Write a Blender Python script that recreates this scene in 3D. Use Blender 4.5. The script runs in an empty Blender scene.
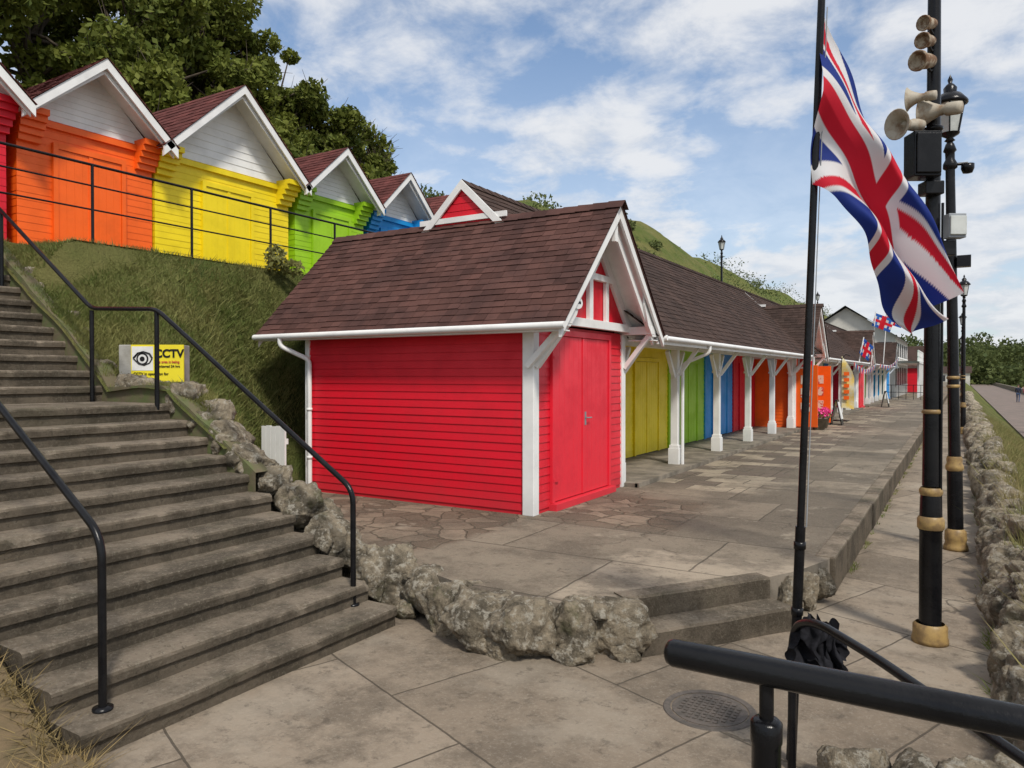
import bpy, math, random
import numpy as np
from mathutils import Vector, noise, Matrix
random.seed(7); rng=np.random.default_rng(7)
SC=bpy.context.scene
# ------------------------------------------------------------------ materials
def nset(nt,typ,props=None,**inp):
    n=nt.nodes.new(typ)
    if props:
        for k,v in props.items(): setattr(n,k,v)
    for k,v in inp.items():
        k2=k.replace('_',' ')
        if k2 in n.inputs: n.inputs[k2].default_value=v
    return n
def L(nt,a,b): nt.links.new(a,b)
def base(name,spec=.3):
    m=bpy.data.materials.new(name); m.use_nodes=True
    nt=m.node_tree; b=nt.nodes['Principled BSDF']; b.inputs['Specular IOR Level'].default_value=spec; return m,nt,b
def c4(c): return (c[0],c[1],c[2],1)
def mixc(nt,fac,a,b,mode='MIX'):
    n=nt.nodes.new('ShaderNodeMix'); n.data_type='RGBA'; n.blend_type=mode
    for sock,val in ((n.inputs[0],fac),(n.inputs[6],a),(n.inputs[7],b)):
        if isinstance(val,(int,float)): sock.default_value=val
        elif isinstance(val,tuple): sock.default_value=c4(val)
        else: L(nt,val,sock)
    return n.outputs[2]
def math1(nt,op,a,b=None,c=None,clamp=False):
    n=nt.nodes.new('ShaderNodeMath'); n.operation=op; n.use_clamp=clamp
    for i,v in enumerate((a,b,c)):
        if v is None: continue
        if isinstance(v,(int,float)): n.inputs[i].default_value=v
        else: L(nt,v,n.inputs[i])
    return n.outputs[0]
def ramp(nt,fac,p0,p1):
    n=nt.nodes.new('ShaderNodeMapRange'); n.interpolation_type='SMOOTHSTEP'
    n.inputs[1].default_value=p0; n.inputs[2].default_value=p1; L(nt,fac,n.inputs[0]); return n.outputs[0]
def coords(nt): return nt.nodes.new('ShaderNodeTexCoord').outputs['Object']
def nz(nt,co,scale,detail=5,rough=.6,dist=0):
    n=nset(nt,'ShaderNodeTexNoise',Scale=scale,Detail=min(detail,6),Roughness=rough,Distortion=dist); L(nt,co,n.inputs['Vector']); return n.outputs['Fac']
def bumpn(nt,b,h,strength=.3,dist=.02):
    n=nset(nt,'ShaderNodeBump',Strength=strength,Distance=dist); L(nt,h,n.inputs['Height']); L(nt,n.outputs[0],b.inputs['Normal'])
def pmat(name,c1,c2=None,rough=.6,ns=3,bump=0,bs=30,island=0,metal=0,lo=.35,hi=.65,dist=.01,spec=.3):
    m,nt,b=base(name,spec); co=coords(nt)
    if c2 is None: c2=tuple(x*.8 for x in c1)
    f=ramp(nt,nz(nt,co,ns,5,.65),lo,hi)
    col=mixc(nt,f,c1,c2)
    if island:
        g=nt.nodes.new('ShaderNodeNewGeometry').outputs['Random Per Island']
        v=math1(nt,'MULTIPLY_ADD',g,island*2,1-island)
        cc=nt.nodes.new('ShaderNodeCombineColor')
        for i in range(3): L(nt,v,cc.inputs[i])
        col=mixc(nt,1.0,col,cc.outputs[0],'MULTIPLY')
    L(nt,col,b.inputs['Base Color']); b.inputs['Roughness'].default_value=rough; b.inputs['Metallic'].default_value=metal
    if bump: bumpn(nt,b,nz(nt,co,bs,4,.7),bump,dist)
    return m
def paint(name,c,rough=.42,dirt=.35):
    m,nt,b=base(name,.4); co=coords(nt)
    f=ramp(nt,nz(nt,co,2.2,5,.65),.35,.75)
    col=mixc(nt,f,c,tuple(x*.84 for x in c))
    mp=nset(nt,'ShaderNodeMapping'); mp.inputs['Scale'].default_value=(7,7,.7); L(nt,co,mp.inputs[0])
    st=ramp(nt,nz(nt,mp.outputs[0],2.0,5,.7),.58,.78)
    z=nt.nodes.new('ShaderNodeSeparateXYZ'); L(nt,co,z.inputs[0])
    low=ramp(nt,z.outputs[2],.40,-.05)
    d=math1(nt,'MULTIPLY',math1(nt,'ADD',math1(nt,'MULTIPLY',st,.4),low,None,True),dirt)
    col=mixc(nt,d,col,tuple(x*.45+.04 for x in c))
    L(nt,col,b.inputs['Base Color'])
    r=math1(nt,'MULTIPLY_ADD',f,.2,rough); L(nt,r,b.inputs['Roughness'])
    bumpn(nt,b,nz(nt,mp.outputs[0],12,3,.6),.12,.004)
    return m
RED=paint('red_paint',(.66,.008,.024)); YEL=paint('yellow_paint',(.86,.66,.008)); ORG=paint('orange_paint',(.90,.13,.008))
LIM=paint('lime_paint',(.32,.58,.012)); BLU=paint('blue_paint',(.008,.28,.68)); WHT=paint('white_paint',(.80,.80,.78),.45,.28)
RED2=paint('red_door_paint',(.76,.020,.042),.35); PUR=paint('teal_paint',(.02,.35,.5))
COLD={'r':RED,'y':YEL,'o':ORG,'l':LIM,'b':BLU,'t':PUR}
BLK=pmat('black_gloss_paint',(.005,.005,.006),(.010,.010,.011),.24,6,.15,60,spec=.25)
GOLD=pmat('gold_paint',(.36,.24,.09),(.2,.13,.06),.45,10,.1,40)
GREYM=pmat('grey_horn',(.40,.36,.29),(.22,.14,.08),.65,9,lo=.42,hi=.7)
GREYB=pmat('grey_housing',(.30,.32,.34),(.22,.24,.26),.45)
SHB=pmat('brown_shingle',(.100,.049,.041),(.066,.035,.031),.95,1.6,.5,90,.22,spec=.12)
SHD=pmat('dark_shingle',(.070,.045,.037),(.048,.033,.028),.95,1.2,.5,90,.20,spec=.12)
WOODU=pmat('soffit_board',(.30,.26,.22),(.2,.17,.14),.8)
GLASS=pmat('dark_glass',(.03,.035,.04),(.05,.055,.06),.08)
LGLASS=pmat('lantern_glass',(.55,.57,.55),(.4,.42,.4),.15)
CONC=pmat('old_concrete',(.25,.215,.17),(.12,.105,.082),.9,2.2,.6,35,dist=.008)
def rockmat():
    m,nt,b=base('lichen_rock',.15); co=coords(nt)
    f=ramp(nt,nz(nt,co,4,6,.72),.38,.64); col=mixc(nt,f,(.36,.30,.215),(.115,.098,.072))
    f2=ramp(nt,nz(nt,co,13,6,.75),.51,.60); col=mixc(nt,math1(nt,'MULTIPLY',f2,.7),col,(.50,.46,.38))
    f3=ramp(nt,nz(nt,co,2.2,5,.7),.56,.70); col=mixc(nt,math1(nt,'MULTIPLY',f3,.5),col,(.10,.11,.04))
    f4=ramp(nt,nz(nt,co,22,6,.8),.56,.66); col=mixc(nt,math1(nt,'MULTIPLY',f4,.7),col,(.045,.039,.031))
    L(nt,col,b.inputs['Base Color']); b.inputs['Roughness'].default_value=.97
    bumpn(nt,b,nz(nt,co,14,6,.8),1.0,.06); return m
ROCK=rockmat()
def stepmat():
    m,nt,b=base('worn_step_concrete',.15); co=coords(nt)
    f=ramp(nt,nz(nt,co,1.8,6,.75),.38,.62); col=mixc(nt,f,(.27,.22,.165),(.12,.099,.074))
    f2=ramp(nt,nz(nt,co,34,6,.85),.5,.66); col=mixc(nt,math1(nt,'MULTIPLY',f2,.6),col,(.38,.335,.26))
    f5=ramp(nt,nz(nt,co,22,5,.85),.55,.68); col=mixc(nt,math1(nt,'MULTIPLY',f5,.7),col,(.055,.046,.035))
    f4=ramp(nt,nz(nt,co,1.1,5,.7),.54,.68); col=mixc(nt,math1(nt,'MULTIPLY',f4,.35),col,(.065,.07,.037))
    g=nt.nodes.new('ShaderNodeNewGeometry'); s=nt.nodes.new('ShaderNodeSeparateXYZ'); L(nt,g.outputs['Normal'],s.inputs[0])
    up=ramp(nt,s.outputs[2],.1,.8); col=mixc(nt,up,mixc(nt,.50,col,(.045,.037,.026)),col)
    L(nt,col,b.inputs['Base Color']); b.inputs['Roughness'].default_value=.96
    bumpn(nt,b,nz(nt,co,36,6,.85),1.0,.022); return m
STEP=stepmat()
def brick(nt,co,rot,loc,w,h,mortar,off=.5):
    mp=nset(nt,'ShaderNodeMapping'); mp.inputs['Rotation'].default_value=(0,0,rot); mp.inputs['Location'].default_value=loc; L(nt,co,mp.inputs[0])
    n=nset(nt,'ShaderNodeTexBrick',{'offset':off},Scale=1.0); n.inputs['Brick Width'].default_value=w; n.inputs['Row Height'].default_value=h
    n.inputs['Mortar Size'].default_value=mortar; n.inputs['Mortar Smooth'].default_value=.3; n.inputs['Bias'].default_value=0
    n.inputs['Color1'].default_value=(0,0,0,1); n.inputs['Color2'].default_value=(1,1,1,1); n.inputs['Mortar'].default_value=(.5,.5,.5,1)
    L(nt,mp.outputs[0],n.inputs['Vector']); return n
def warp(nt,co,s,a):
    n=nset(nt,'ShaderNodeTexNoise',Scale=s,Detail=3); L(nt,co,n.inputs['Vector'])
    v=nt.nodes.new('ShaderNodeVectorMath'); v.operation='SUBTRACT'; L(nt,n.outputs['Color'],v.inputs[0]); v.inputs[1].default_value=(.5,.5,.5)
    v2=nt.nodes.new('ShaderNodeVectorMath'); v2.operation='SCALE'; L(nt,v.outputs[0],v2.inputs[0]); v2.inputs['Scale'].default_value=a
    v3=nt.nodes.new('ShaderNodeVectorMath'); v3.operation='ADD'; L(nt,v2.outputs[0],v3.inputs[0]); L(nt,co,v3.inputs[1]); return v3.outputs[0]
def cracks(nt,co,sc,wd):
    v=nset(nt,'ShaderNodeTexVoronoi',{'feature':'DISTANCE_TO_EDGE'},Scale=sc); L(nt,warp(nt,co,2.2,.5),v.inputs['Vector'])
    c=ramp(nt,v.outputs['Distance'],wd,wd*.3); return math1(nt,'MULTIPLY',c,ramp(nt,nz(nt,co,.9,2,.5),.54,.60))
def pavelow():
    m,nt,b=base('lower_paving',.25); co=coords(nt); w=warp(nt,co,3,.03)
    br=brick(nt,w,.36,(.3,.2,0),1.55,1.25,.008)
    v=nt.nodes.new('ShaderNodeRGBToBW'); L(nt,br.outputs['Color'],v.inputs[0])
    col=mixc(nt,v.outputs[0],(.205,.162,.118),(.30,.242,.18))
    f=ramp(nt,nz(nt,co,1.5,6,.75),.42,.62); col=mixc(nt,math1(nt,'MULTIPLY',f,.8),col,(.135,.108,.08))
    f=ramp(nt,nz(nt,co,.6,5,.65),.48,.60); col=mixc(nt,math1(nt,'MULTIPLY',f,.5),col,(.34,.29,.225))
    f2=ramp(nt,nz(nt,co,50,5,.85),.5,.66); col=mixc(nt,math1(nt,'MULTIPLY',f2,.45),col,(.38,.33,.26))
    f3=ramp(nt,nz(nt,co,8,6,.8),.54,.66); col=mixc(nt,math1(nt,'MULTIPLY',f3,.55),col,(.08,.065,.05))
    ck=cracks(nt,co,.6,.007); j=math1(nt,'MAXIMUM',br.outputs['Fac'],math1(nt,'MULTIPLY',ck,.8))
    col=mixc(nt,math1(nt,'MULTIPLY',j,.75),col,(.055,.045,.033))
    L(nt,col,b.inputs['Base Color']); b.inputs['Roughness'].default_value=.85
    h=math1(nt,'SUBTRACT',nz(nt,co,26,6,.8),math1(nt,'MULTIPLY',j,.9)); bumpn(nt,b,h,.7,.016); return m
def paveter():
    m,nt,b=base('terrace_paving',.25); co=coords(nt); w=warp(nt,co,3,.05)
    s=nt.nodes.new('ShaderNodeSeparateXYZ'); L(nt,warp(nt,co,1.2,.5),s.inputs[0])
    br=brick(nt,w,0,(.1,.25,0),1.9,1.3,.011,.37); v=nt.nodes.new('ShaderNodeRGBToBW'); L(nt,br.outputs['Color'],v.inputs[0])
    br2=brick(nt,w,0,(.1,.25,0),.62,.5,.010,.5); v2=nt.nodes.new('ShaderNodeRGBToBW'); L(nt,br2.outputs['Color'],v2.inputs[0])
    vv=ramp(nt,v.outputs[0],.2,.8)
    col=mixc(nt,vv,(.135,.112,.083),(.245,.203,.15))
    vs=ramp(nt,v2.outputs[0],.5,.6); strip=math1(nt,'MULTIPLY',ramp(nt,s.outputs[1],10.3,11.2),ramp(nt,s.outputs[0],-2.3,-2.7))
    col=mixc(nt,math1(nt,'MULTIPLY',strip,.9),col,mixc(nt,vs,(.13,.10,.078),(.36,.30,.22)))
    lp=math1(nt,'MULTIPLY',ramp(nt,s.outputs[0],-2.75,-2.65),ramp(nt,s.outputs[1],6.9,6.8)); col=mixc(nt,math1(nt,'MULTIPLY',lp,.85),col,(.38,.315,.235))
    vo=nset(nt,'ShaderNodeTexVoronoi',{'feature':'DISTANCE_TO_EDGE'},Scale=2.9); L(nt,warp(nt,co,4,.16),vo.inputs['Vector'])
    vc=nset(nt,'ShaderNodeTexVoronoi',{'feature':'F1'},Scale=2.9); L(nt,warp(nt,co,4,.16),vc.inputs['Vector'])
    vb=nt.nodes.new('ShaderNodeRGBToBW'); L(nt,vc.outputs['Color'],vb.inputs[0])
    cz=mixc(nt,ramp(nt,vb.outputs[0],.2,.8),(.125,.094,.066),(.25,.195,.14))
    j=ramp(nt,vo.outputs['Distance'],.04,.014); cz=mixc(nt,math1(nt,'MULTIPLY',j,.75),cz,(.06,.053,.035))
    near=math1(nt,'MULTIPLY',ramp(nt,s.outputs[1],10.0,9.6),math1(nt,'MAXIMUM',ramp(nt,s.outputs[0],-4.3,-4.5),ramp(nt,s.outputs[1],7.5,7.8)))
    near=math1(nt,'MULTIPLY',near,ramp(nt,s.outputs[0],-2.6,-2.9))
    col=mixc(nt,near,col,cz)
    f=ramp(nt,nz(nt,co,1.3,6,.75),.42,.62); col=mixc(nt,math1(nt,'MULTIPLY',f,.65),col,(.098,.081,.060))
    f2=ramp(nt,nz(nt,co,38,5,.85),.5,.66); col=mixc(nt,math1(nt,'MULTIPLY',f2,.45),col,(.36,.31,.24))
    f3=ramp(nt,nz(nt,co,.7,6,.72),.56,.67); col=mixc(nt,math1(nt,'MULTIPLY',f3,.55),col,(.070,.061,.045))
    f6=ramp(nt,nz(nt,co,9,6,.8),.54,.66); col=mixc(nt,math1(nt,'MULTIPLY',f6,.55),col,(.065,.055,.04))
    f7=ramp(nt,nz(nt,co,1.0,5,.7),.60,.66); col=mixc(nt,math1(nt,'MULTIPLY',f7,.5),col,(.36,.31,.235))
    inv=math1(nt,'SUBTRACT',1.0,near); jj=math1(nt,'MULTIPLY',br.outputs['Fac'],inv)
    jj=math1(nt,'MAXIMUM',jj,math1(nt,'MULTIPLY',br2.outputs['Fac'],strip)); jj=math1(nt,'MAXIMUM',jj,math1(nt,'MULTIPLY',cracks(nt,co,.7,.007),math1(nt,'MULTIPLY',inv,.7)))
    col=mixc(nt,math1(nt,'MULTIPLY',jj,.65),col,(.055,.047,.034))
    L(nt,col,b.inputs['Base Color']); b.inputs['Roughness'].default_value=.82
    h=math1(nt,'SUBTRACT',nz(nt,co,24,6,.8),math1(nt,'MAXIMUM',jj,math1(nt,'MULTIPLY',j,near))); bumpn(nt,b,h,.8,.018); return m
PLOW=pavelow(); PTER=paveter()
def hillmat():
    m,nt,b=base('grass_ground',.1); co=coords(nt)
    f=ramp(nt,nz(nt,co,.16,6,.72),.36,.64); col=mixc(nt,f,(.095,.130,.032),(.175,.165,.060))
    f=ramp(nt,nz(nt,co,.45,6,.75),.55,.66); col=mixc(nt,math1(nt,'MULTIPLY',f,.75),col,(.033,.052,.015))
    f=ramp(nt,nz(nt,co,3,6,.75),.55,.7); col=mixc(nt,math1(nt,'MULTIPLY',f,.5),col,(.2,.165,.075))
    L(nt,col,b.inputs['Base Color']); b.inputs['Roughness'].default_value=1
    bumpn(nt,b,nz(nt,co,3,6,.8),1.0,.25); return m
HILL=hillmat()
def leafmat(name,c1,c2,c3,sc,tr=.3):
    m,nt,b=base(name,.2); co=coords(nt)
    g=nt.nodes.new('ShaderNodeNewGeometry').outputs['Random Per Island']
    f=ramp(nt,nz(nt,co,sc,3,.6),.38,.62); col=mixc(nt,f,c1,c2); col=mixc(nt,math1(nt,'MULTIPLY',g,.6),col,c3)
    L(nt,col,b.inputs['Base Color']); b.inputs['Roughness'].default_value=.7
    t=nt.nodes.new('ShaderNodeBsdfTranslucent'); L(nt,col,t.inputs[0]); mx=nt.nodes.new('ShaderNodeMixShader'); mx.inputs[0].default_value=tr
    L(nt,b.outputs[0],mx.inputs[1]); L(nt,t.outputs[0],mx.inputs[2]); L(nt,mx.outputs[0],nt.nodes['Material Output'].inputs[0]); return m
LEAF=leafmat('tree_leaves',(.065,.095,.016),(.15,.18,.03),(.19,.20,.04),.5)
LEAFD=leafmat('far_leaves',(.055,.080,.024),(.10,.125,.04),(.125,.145,.05),.2)
BLADE=leafmat('grass_blades',(.115,.170,.036),(.22,.225,.07),(.27,.24,.10),.9)
STRAW=leafmat('dry_grass',(.34,.24,.10),(.22,.165,.07),(.40,.31,.15),2)
SEAG=leafmat('sea_grass',(.13,.16,.04),(.26,.22,.09),(.34,.28,.13),1.2)
BARK=pmat('bark',(.09,.07,.05),(.05,.04,.03),.95,5,.5,30)
# ------------------------------------------------------------------ mesh builder
class MB:
    def __init__(s): s.v=[];s.f=[];s.m=[];s.sm=[]
    def add(s,vs,fs,m=0,smooth=False):
        i=len(s.v); s.v.extend([tuple(p) for p in vs])
        for f in fs: s.f.append([i+k for k in f]); s.m.append(m); s.sm.append(smooth)
    def box(s,x0,x1,y0,y1,z0,z1,m=0):
        s.add([(x0,y0,z0),(x1,y0,z0),(x1,y1,z0),(x0,y1,z0),(x0,y0,z1),(x1,y0,z1),(x1,y1,z1),(x0,y1,z1)],
              [(0,3,2,1),(4,5,6,7),(0,1,5,4),(1,2,6,5),(2,3,7,6),(3,0,4,7)],m)
    def beam(s,a,b,w,t,m=0,side=None):
        a=Vector(a);b=Vector(b);d=(b-a).normalized()
        sd=Vector(side) if side else (Vector((0,0,1)) if abs(d.z)<.9 else Vector((1,0,0)))
        u=d.cross(sd).normalized(); w2=u.cross(d).normalized()
        vs=[p+u*(i*t/2)+w2*(j*w/2) for p in (a,b) for i,j in ((-1,-1),(1,-1),(1,1),(-1,1))]
        s.add(vs,[(0,3,2,1),(4,5,6,7),(0,1,5,4),(1,2,6,5),(2,3,7,6),(3,0,4,7)],m)
    def plate(s,poly,off,m=0):
        n=len(poly); o=Vector(off); p=[Vector(q) for q in poly]; vs=p+[q+o for q in p]
        s.add(vs,[tuple(range(n)),tuple(range(n,2*n))[::-1]]+[(i,(i+1)%n,n+(i+1)%n,n+i) for i in range(n)],m)
    def tube(s,pts,r,m=0,seg=12,caps=True,r2=None):
        pts=[Vector(p) for p in pts]; n=len(pts); vs=[];prev=None
        for i,p in enumerate(pts):
            t=(pts[min(i+1,n-1)]-pts[max(i-1,0)]).normalized()
            if prev is None:
                u=t.cross(Vector((0,0,1)) if abs(t.z)<.9 else Vector((1,0,0))).normalized()
            else: u=(prev-t*prev.dot(t)).normalized()
            prev=u; w=t.cross(u); rr=r if r2 is None else r+(r2-r)*i/(n-1)
            for k in range(seg):
                a=2*math.pi*k/seg; vs.append(p+u*math.cos(a)*rr+w*math.sin(a)*rr)
        fs=[(i*seg+k,i*seg+(k+1)%seg,(i+1)*seg+(k+1)%seg,(i+1)*seg+k) for i in range(n-1) for k in range(seg)]
        s.add(vs,fs,m,True)
        if caps: s.add(vs[:seg],[tuple(range(seg))[::-1]],m); s.add(vs[-seg:],[tuple(range(seg))],m)
    def lathe(s,prof,o=(0,0,0),ax=(0,0,1),m=0,seg=20,smooth=True):
        o=Vector(o);ax=Vector(ax).normalized(); u=ax.cross(Vector((0,0,1)) if abs(ax.z)<.9 else Vector((1,0,0))).normalized(); w=ax.cross(u)
        vs=[o+ax*h+u*math.cos(2*math.pi*k/seg)*r+w*math.sin(2*math.pi*k/seg)*r for r,h in prof for k in range(seg)]
        fs=[(i*seg+k,i*seg+(k+1)%seg,(i+1)*seg+(k+1)%seg,(i+1)*seg+k) for i in range(len(prof)-1) for k in range(seg)]
        s.add(vs,fs,m,smooth)
    def siding(s,p0,p1,z0,z1,n,h=.115,m=0,jj=.013):
        k=max(1,round((z1-z0)/h)); h=(z1-z0)/k
        for i in range(k):
            a=z0+i*h;b=a+h; j=jj+random.uniform(-.0015,.002)
            q=[(p0[0]+n[0]*j,p0[1]+n[1]*j,a),(p1[0]+n[0]*j,p1[1]+n[1]*j,a),(p1[0]+n[0]*.002,p1[1]+n[1]*.002,b),(p0[0]+n[0]*.002,p0[1]+n[1]*.002,b),
               (p0[0],p0[1],a),(p1[0],p1[1],a)]
            s.add(q,[(0,1,2,3),(4,5,1,0)],m)
    def shingles(s,A,B,Cc,D,rows,tab,m=0,lift=.014):
        A,B,Cc,D=map(Vector,(A,B,Cc,D)); n=(B-A).cross(D-A).normalized()
        if n.z<0: n=-n
        for i in range(rows):
            t0=i/rows;t1=min(1,(i+1.25)/rows); off=random.random()
            P0=A+(D-A)*t0;P1=B+(Cc-B)*t0;Q0=A+(D-A)*t1;Q1=B+(Cc-B)*t1
            Ln=(P1-P0).length; nt_=max(2,int(Ln/tab))
            js=[0]+[min(1,max(0,(j+off)/nt_)) for j in range(nt_)]+[1]
            for j in range(len(js)-1):
                a,b=js[j],js[j+1]
                if b-a<.001: continue
                l=lift*random.uniform(.7,1.3); dt=(D-A).normalized()*random.uniform(-.008,.006)
                e=.002/Ln
                p=P0.lerp(P1,a+e)+n*l+dt;q=P0.lerp(P1,b-e)+n*l+dt;r=Q0.lerp(Q1,b-e)+n*.002;w=Q0.lerp(Q1,a+e)+n*.002
                s.add([p,q,r,w,p-n*l,q-n*l],[(0,1,2,3),(4,5,1,0),(3,4,0),(1,5,2)],m)
    def rock(s,c,size,m=0,hi=True):
        V,F=ICO3 if hi else ICO2
        sd=Vector((random.uniform(0,90),random.uniform(0,90),random.uniform(0,90))); rot=Matrix.Rotation(random.uniform(0,6.28),3,'Z')
        PL=[(Vector((random.gauss(0,1),random.gauss(0,1),random.gauss(0,1))).normalized(),random.uniform(.62,.98)) for _ in range(13)]
        PL+=[(Vector((0,0,1)),random.uniform(.75,.95))]
        vs=[]
        for p in V:
            k=1.15
            for n_,d_ in PL:
                dd=p.dot(n_)
                if dd>.05: k=min(k,d_/dd)
            q=p*k
            k=1+.10*noise.noise(q*1.5+sd)+.10*noise.noise(q*3.4+sd)+.07*noise.noise(q*8+sd)+.03*noise.noise(q*19+sd)
            q=rot@(q*k*1.08); vs.append((c[0]+q.x*size[0],c[1]+q.y*size[1],c[2]+q.z*size[2]))
        s.add(vs,F,m,True)
    def done(s,name,mats,parent=None,bevel=0,loc=None):
        me=bpy.data.meshes.new(name); me.from_pydata(s.v,[],s.f); me.update()
        for mm in mats: me.materials.append(mm)
        me.polygons.foreach_set('material_index',s.m); me.polygons.foreach_set('use_smooth',s.sm)
        o=bpy.data.objects.new(name,me); SC.collection.objects.link(o)
        if parent: o.parent=parent
        if bevel:
            b=o.modifiers.new('b','BEVEL'); b.width=bevel; b.segments=2; b.limit_method='ANGLE'; b.angle_limit=.7
        return o
def ico(sub):
    import bmesh
    bm=bmesh.new(); bmesh.ops.create_icosphere(bm,subdivisions=sub,radius=1)
    V=[v.co.copy() for v in bm.verts];F=[tuple(v.index for v in f.verts) for f in bm.faces]; bm.free(); return V,F
ICO3=ico(5);ICO2=ico(3)
def empty(name):
    e=bpy.data.objects.new(name,None); SC.collection.objects.link(e); return e
def roundpath(pts,r=.08,n=6):
    pts=[Vector(p) for p in pts]; out=[pts[0]]
    for i in range(1,len(pts)-1):
        a,b,c=pts[i-1],pts[i],pts[i+1]; r1=min(r,(a-b).length*.45); r2=min(r,(c-b).length*.45)
        p=b+(a-b).normalized()*r1;q=b+(c-b).normalized()*r2
        for k in range(n+1):
            t=k/n; out.append(p*(1-t)**2+b*2*t*(1-t)+q*t*t)
    out.append(pts[-1]); return out
def sst(x,a,b):
    t=max(0,min(1,(x-a)/(b-a))); return t*t*(3-2*t)
# ------------------------------------------------------------------ terrain
def stairs_s(X):
    if X>-3.93: return -.35
    if X>-6.88: return -.3+(-3.93-X)*.58
    if X>-8.1: return 1.44
    return min(3.45,1.58+(-8.1-X)*.68)
def foot(Y):
    pts=[(4.4,-5.6),(5.2,-6.4),(6,-7.5),(7.3,-8.75),(8,-8.95),(400,-8.95)]
    if Y<=4.4: return -5.6
    for (a,b),(c,d) in zip(pts,pts[1:]):
        if Y<=c: return b+(d-b)*(Y-a)/(c-a)
    return -8.95
def bank(X,Y):
    if X<-9.9: 
        if X>-14.5:
            k=sst(Y,4.7,5.3); return (stairs_s(X)+.06)*(1-k)+3.45*k
        crest=12.2+6.0*sst(Y,30,75)-1.5*sst(Y,250,500)
        s=min(1,(-14.5-X)/17.); z=3.45+(crest-3.45)*(s**.9)
        z+=(noise.noise(Vector((X*.12,Y*.08,0)))*1.6+noise.noise(Vector((X*.4,Y*.4,3)))*.5)*min(1,(-14.5-X)/4)
        if X<-31.5: z+=(-31.5-X)*.03
        return z
    f=foot(Y); t=max(0,min(1,(f-X)/(f+9.9))); z=-.05+3.5*(t**.85)
    if Y<6.4:
        k=sst(Y,4.8,6.4); z=(stairs_s(X)+.10)*(1-k)+z*k if X<-4.2 else z
    z+=noise.noise(Vector((X*1.3,Y*1.3,1)))*.07*(1 if X<f-.1 else 0)
    return z
def grid(name,xs,ys,fn,mat):
    mb=MB(); vs=[(x,y,fn(x,y)) for y in ys for x in xs]; nx=len(xs)
    fs=[(j*nx+i,j*nx+i+1,(j+1)*nx+i+1,(j+1)*nx+i) for j in range(len(ys)-1) for i in range(nx-1)]
    mb.add(vs,fs,0,True); return mb.done(name,[mat])
xs=list(np.arange(-6.0,-14.6,-.15))+list(np.arange(-15,-36,-.8))+[-40,-50,-70,-110,-200]; xs=xs[::-1]
ys=list(np.arange(4.60,12,.15))+list(np.arange(12,80,1.2))+list(np.arange(80,620,8))
def tfn(x,y):
    z=bank(x,y)
    if x>foot(y)+.02: z=min(z,-.3)
    return z
grid('grass_hillside',xs,ys,tfn,HILL)
# earth edge holding the bank beside the stair flights
mb=MB(); xk=[-5.6-.2*i for i in range(32)]
poly=[(x,4.64,max(bank(x,4.66),stairs_s(x)+.1)+.03+noise.noise(Vector((x*3,0,0)))*.03) for x in xk]+[(xk[-1],4.64,-.4),(xk[0],4.64,-.4)]
n=len(xk)
for i in range(n-1):
    a,b=poly[i],poly[i+1]; mb.add([a,b,(b[0],4.64,-.4),(a[0],4.64,-.4),(a[0],4.80,a[2]),(b[0],4.80,b[2])],[(0,1,2,3),(0,4,5,1)])
mb.done('stair_edge_earth',[pmat('edge_earth',(.10,.12,.045),(.13,.105,.065),1,5,.8,20)])
xs2=[-200,-110,-70,-50,-40]+list(np.arange(-36,-14,1.))+[-13,-12,-11.5]
grid('grass_hillside',xs2,list(np.arange(-40,4.6,1.2))+[4.60],lambda x,y:bank(x,y) if x<-14 else 3.4,HILL)
mb=MB(); mb.add([(-900,-900,-1.7),(1800,-900,-1.7),(1800,2600,-1.7),(-900,2600,-1.7)],[(0,1,2,3)]); mb.done('ground',[HILL])
SEA=pmat('sea_water',(.05,.09,.11),(.07,.11,.13),.15,.3,.4,1.2)
mb=MB(); mb.add([(45,-900,-1.6),(2500,-900,-1.6),(2500,2600,-1.6),(45,2600,-1.6)],[(0,1,2,3)]); mb.done('sea',[SEA])
SAND=pmat('sand',(.36,.28,.19),(.28,.21,.14),.9,.5)
mb=MB(); mb.add([(11,-300,-1.62),(47,-300,-1.59),(47,900,-1.59),(11,900,-1.62)],[(0,1,2,3)]); mb.done('beach',[SAND])
ASPH=pmat('promenade_asphalt',(.22,.17,.145),(.16,.13,.11),.9,1.5,.4,30)
mb=MB(); mb.box(2.4,8,-60,250,-1.9,-1.0,0); mb.box(7.7,8.05,-60,250,-.998,-.3,1); mb.done('promenade',[ASPH,CONC])
mb=MB(); mb.add([(-8,-6,-.35),(.55,-6,-.35),(.55,400,-.35),(-8,400,-.35)],[(0,1,2,3)]); mb.done('lower_path',[PLOW])
# terrace
edge=[(-8.95,400),(-8.95,5.0),(-4.55,5.0),(-4.2,5.15),(-3.7,5.0),(-3.2,4.82),(-2.75,4.80),(-2.4,4.95),(-2.2,5.25),(-1.38,6.40),(-1.2,6.75),(-1.03,7.3),(-1.0,8.2),(-1.0,400)]
mb=MB(); n=len(edge); mb.add([(x,y,0) for x,y in edge],[tuple(range(n))],0)
for i in range(1,n-1):
    a,b=edge[i],edge[i+1]; mb.add([(a[0],a[1],0),(b[0],b[1],0),(b[0],b[1],-.4),(a[0],a[1],-.4)],[(3,2,1,0)],1)
mb.done('terrace_pavement',[PTER,CONC])
mb=MB(); y=7.4
while y<150:
    l=.9*random.uniform(.9,1.1)*(1 if y<40 else 4); mb.box(-1.16,-.97+random.uniform(-.008,.008),y,y+l-.006,-.34,.010+random.uniform(-.004,.004)); y+=l
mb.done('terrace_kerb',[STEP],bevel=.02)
mb=MB()
a=Vector((-2.2,5.25,0));b=Vector((-1.38,6.40,0));d=(b-a).normalized();nn=Vector((d.y,-d.x,0))
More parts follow.
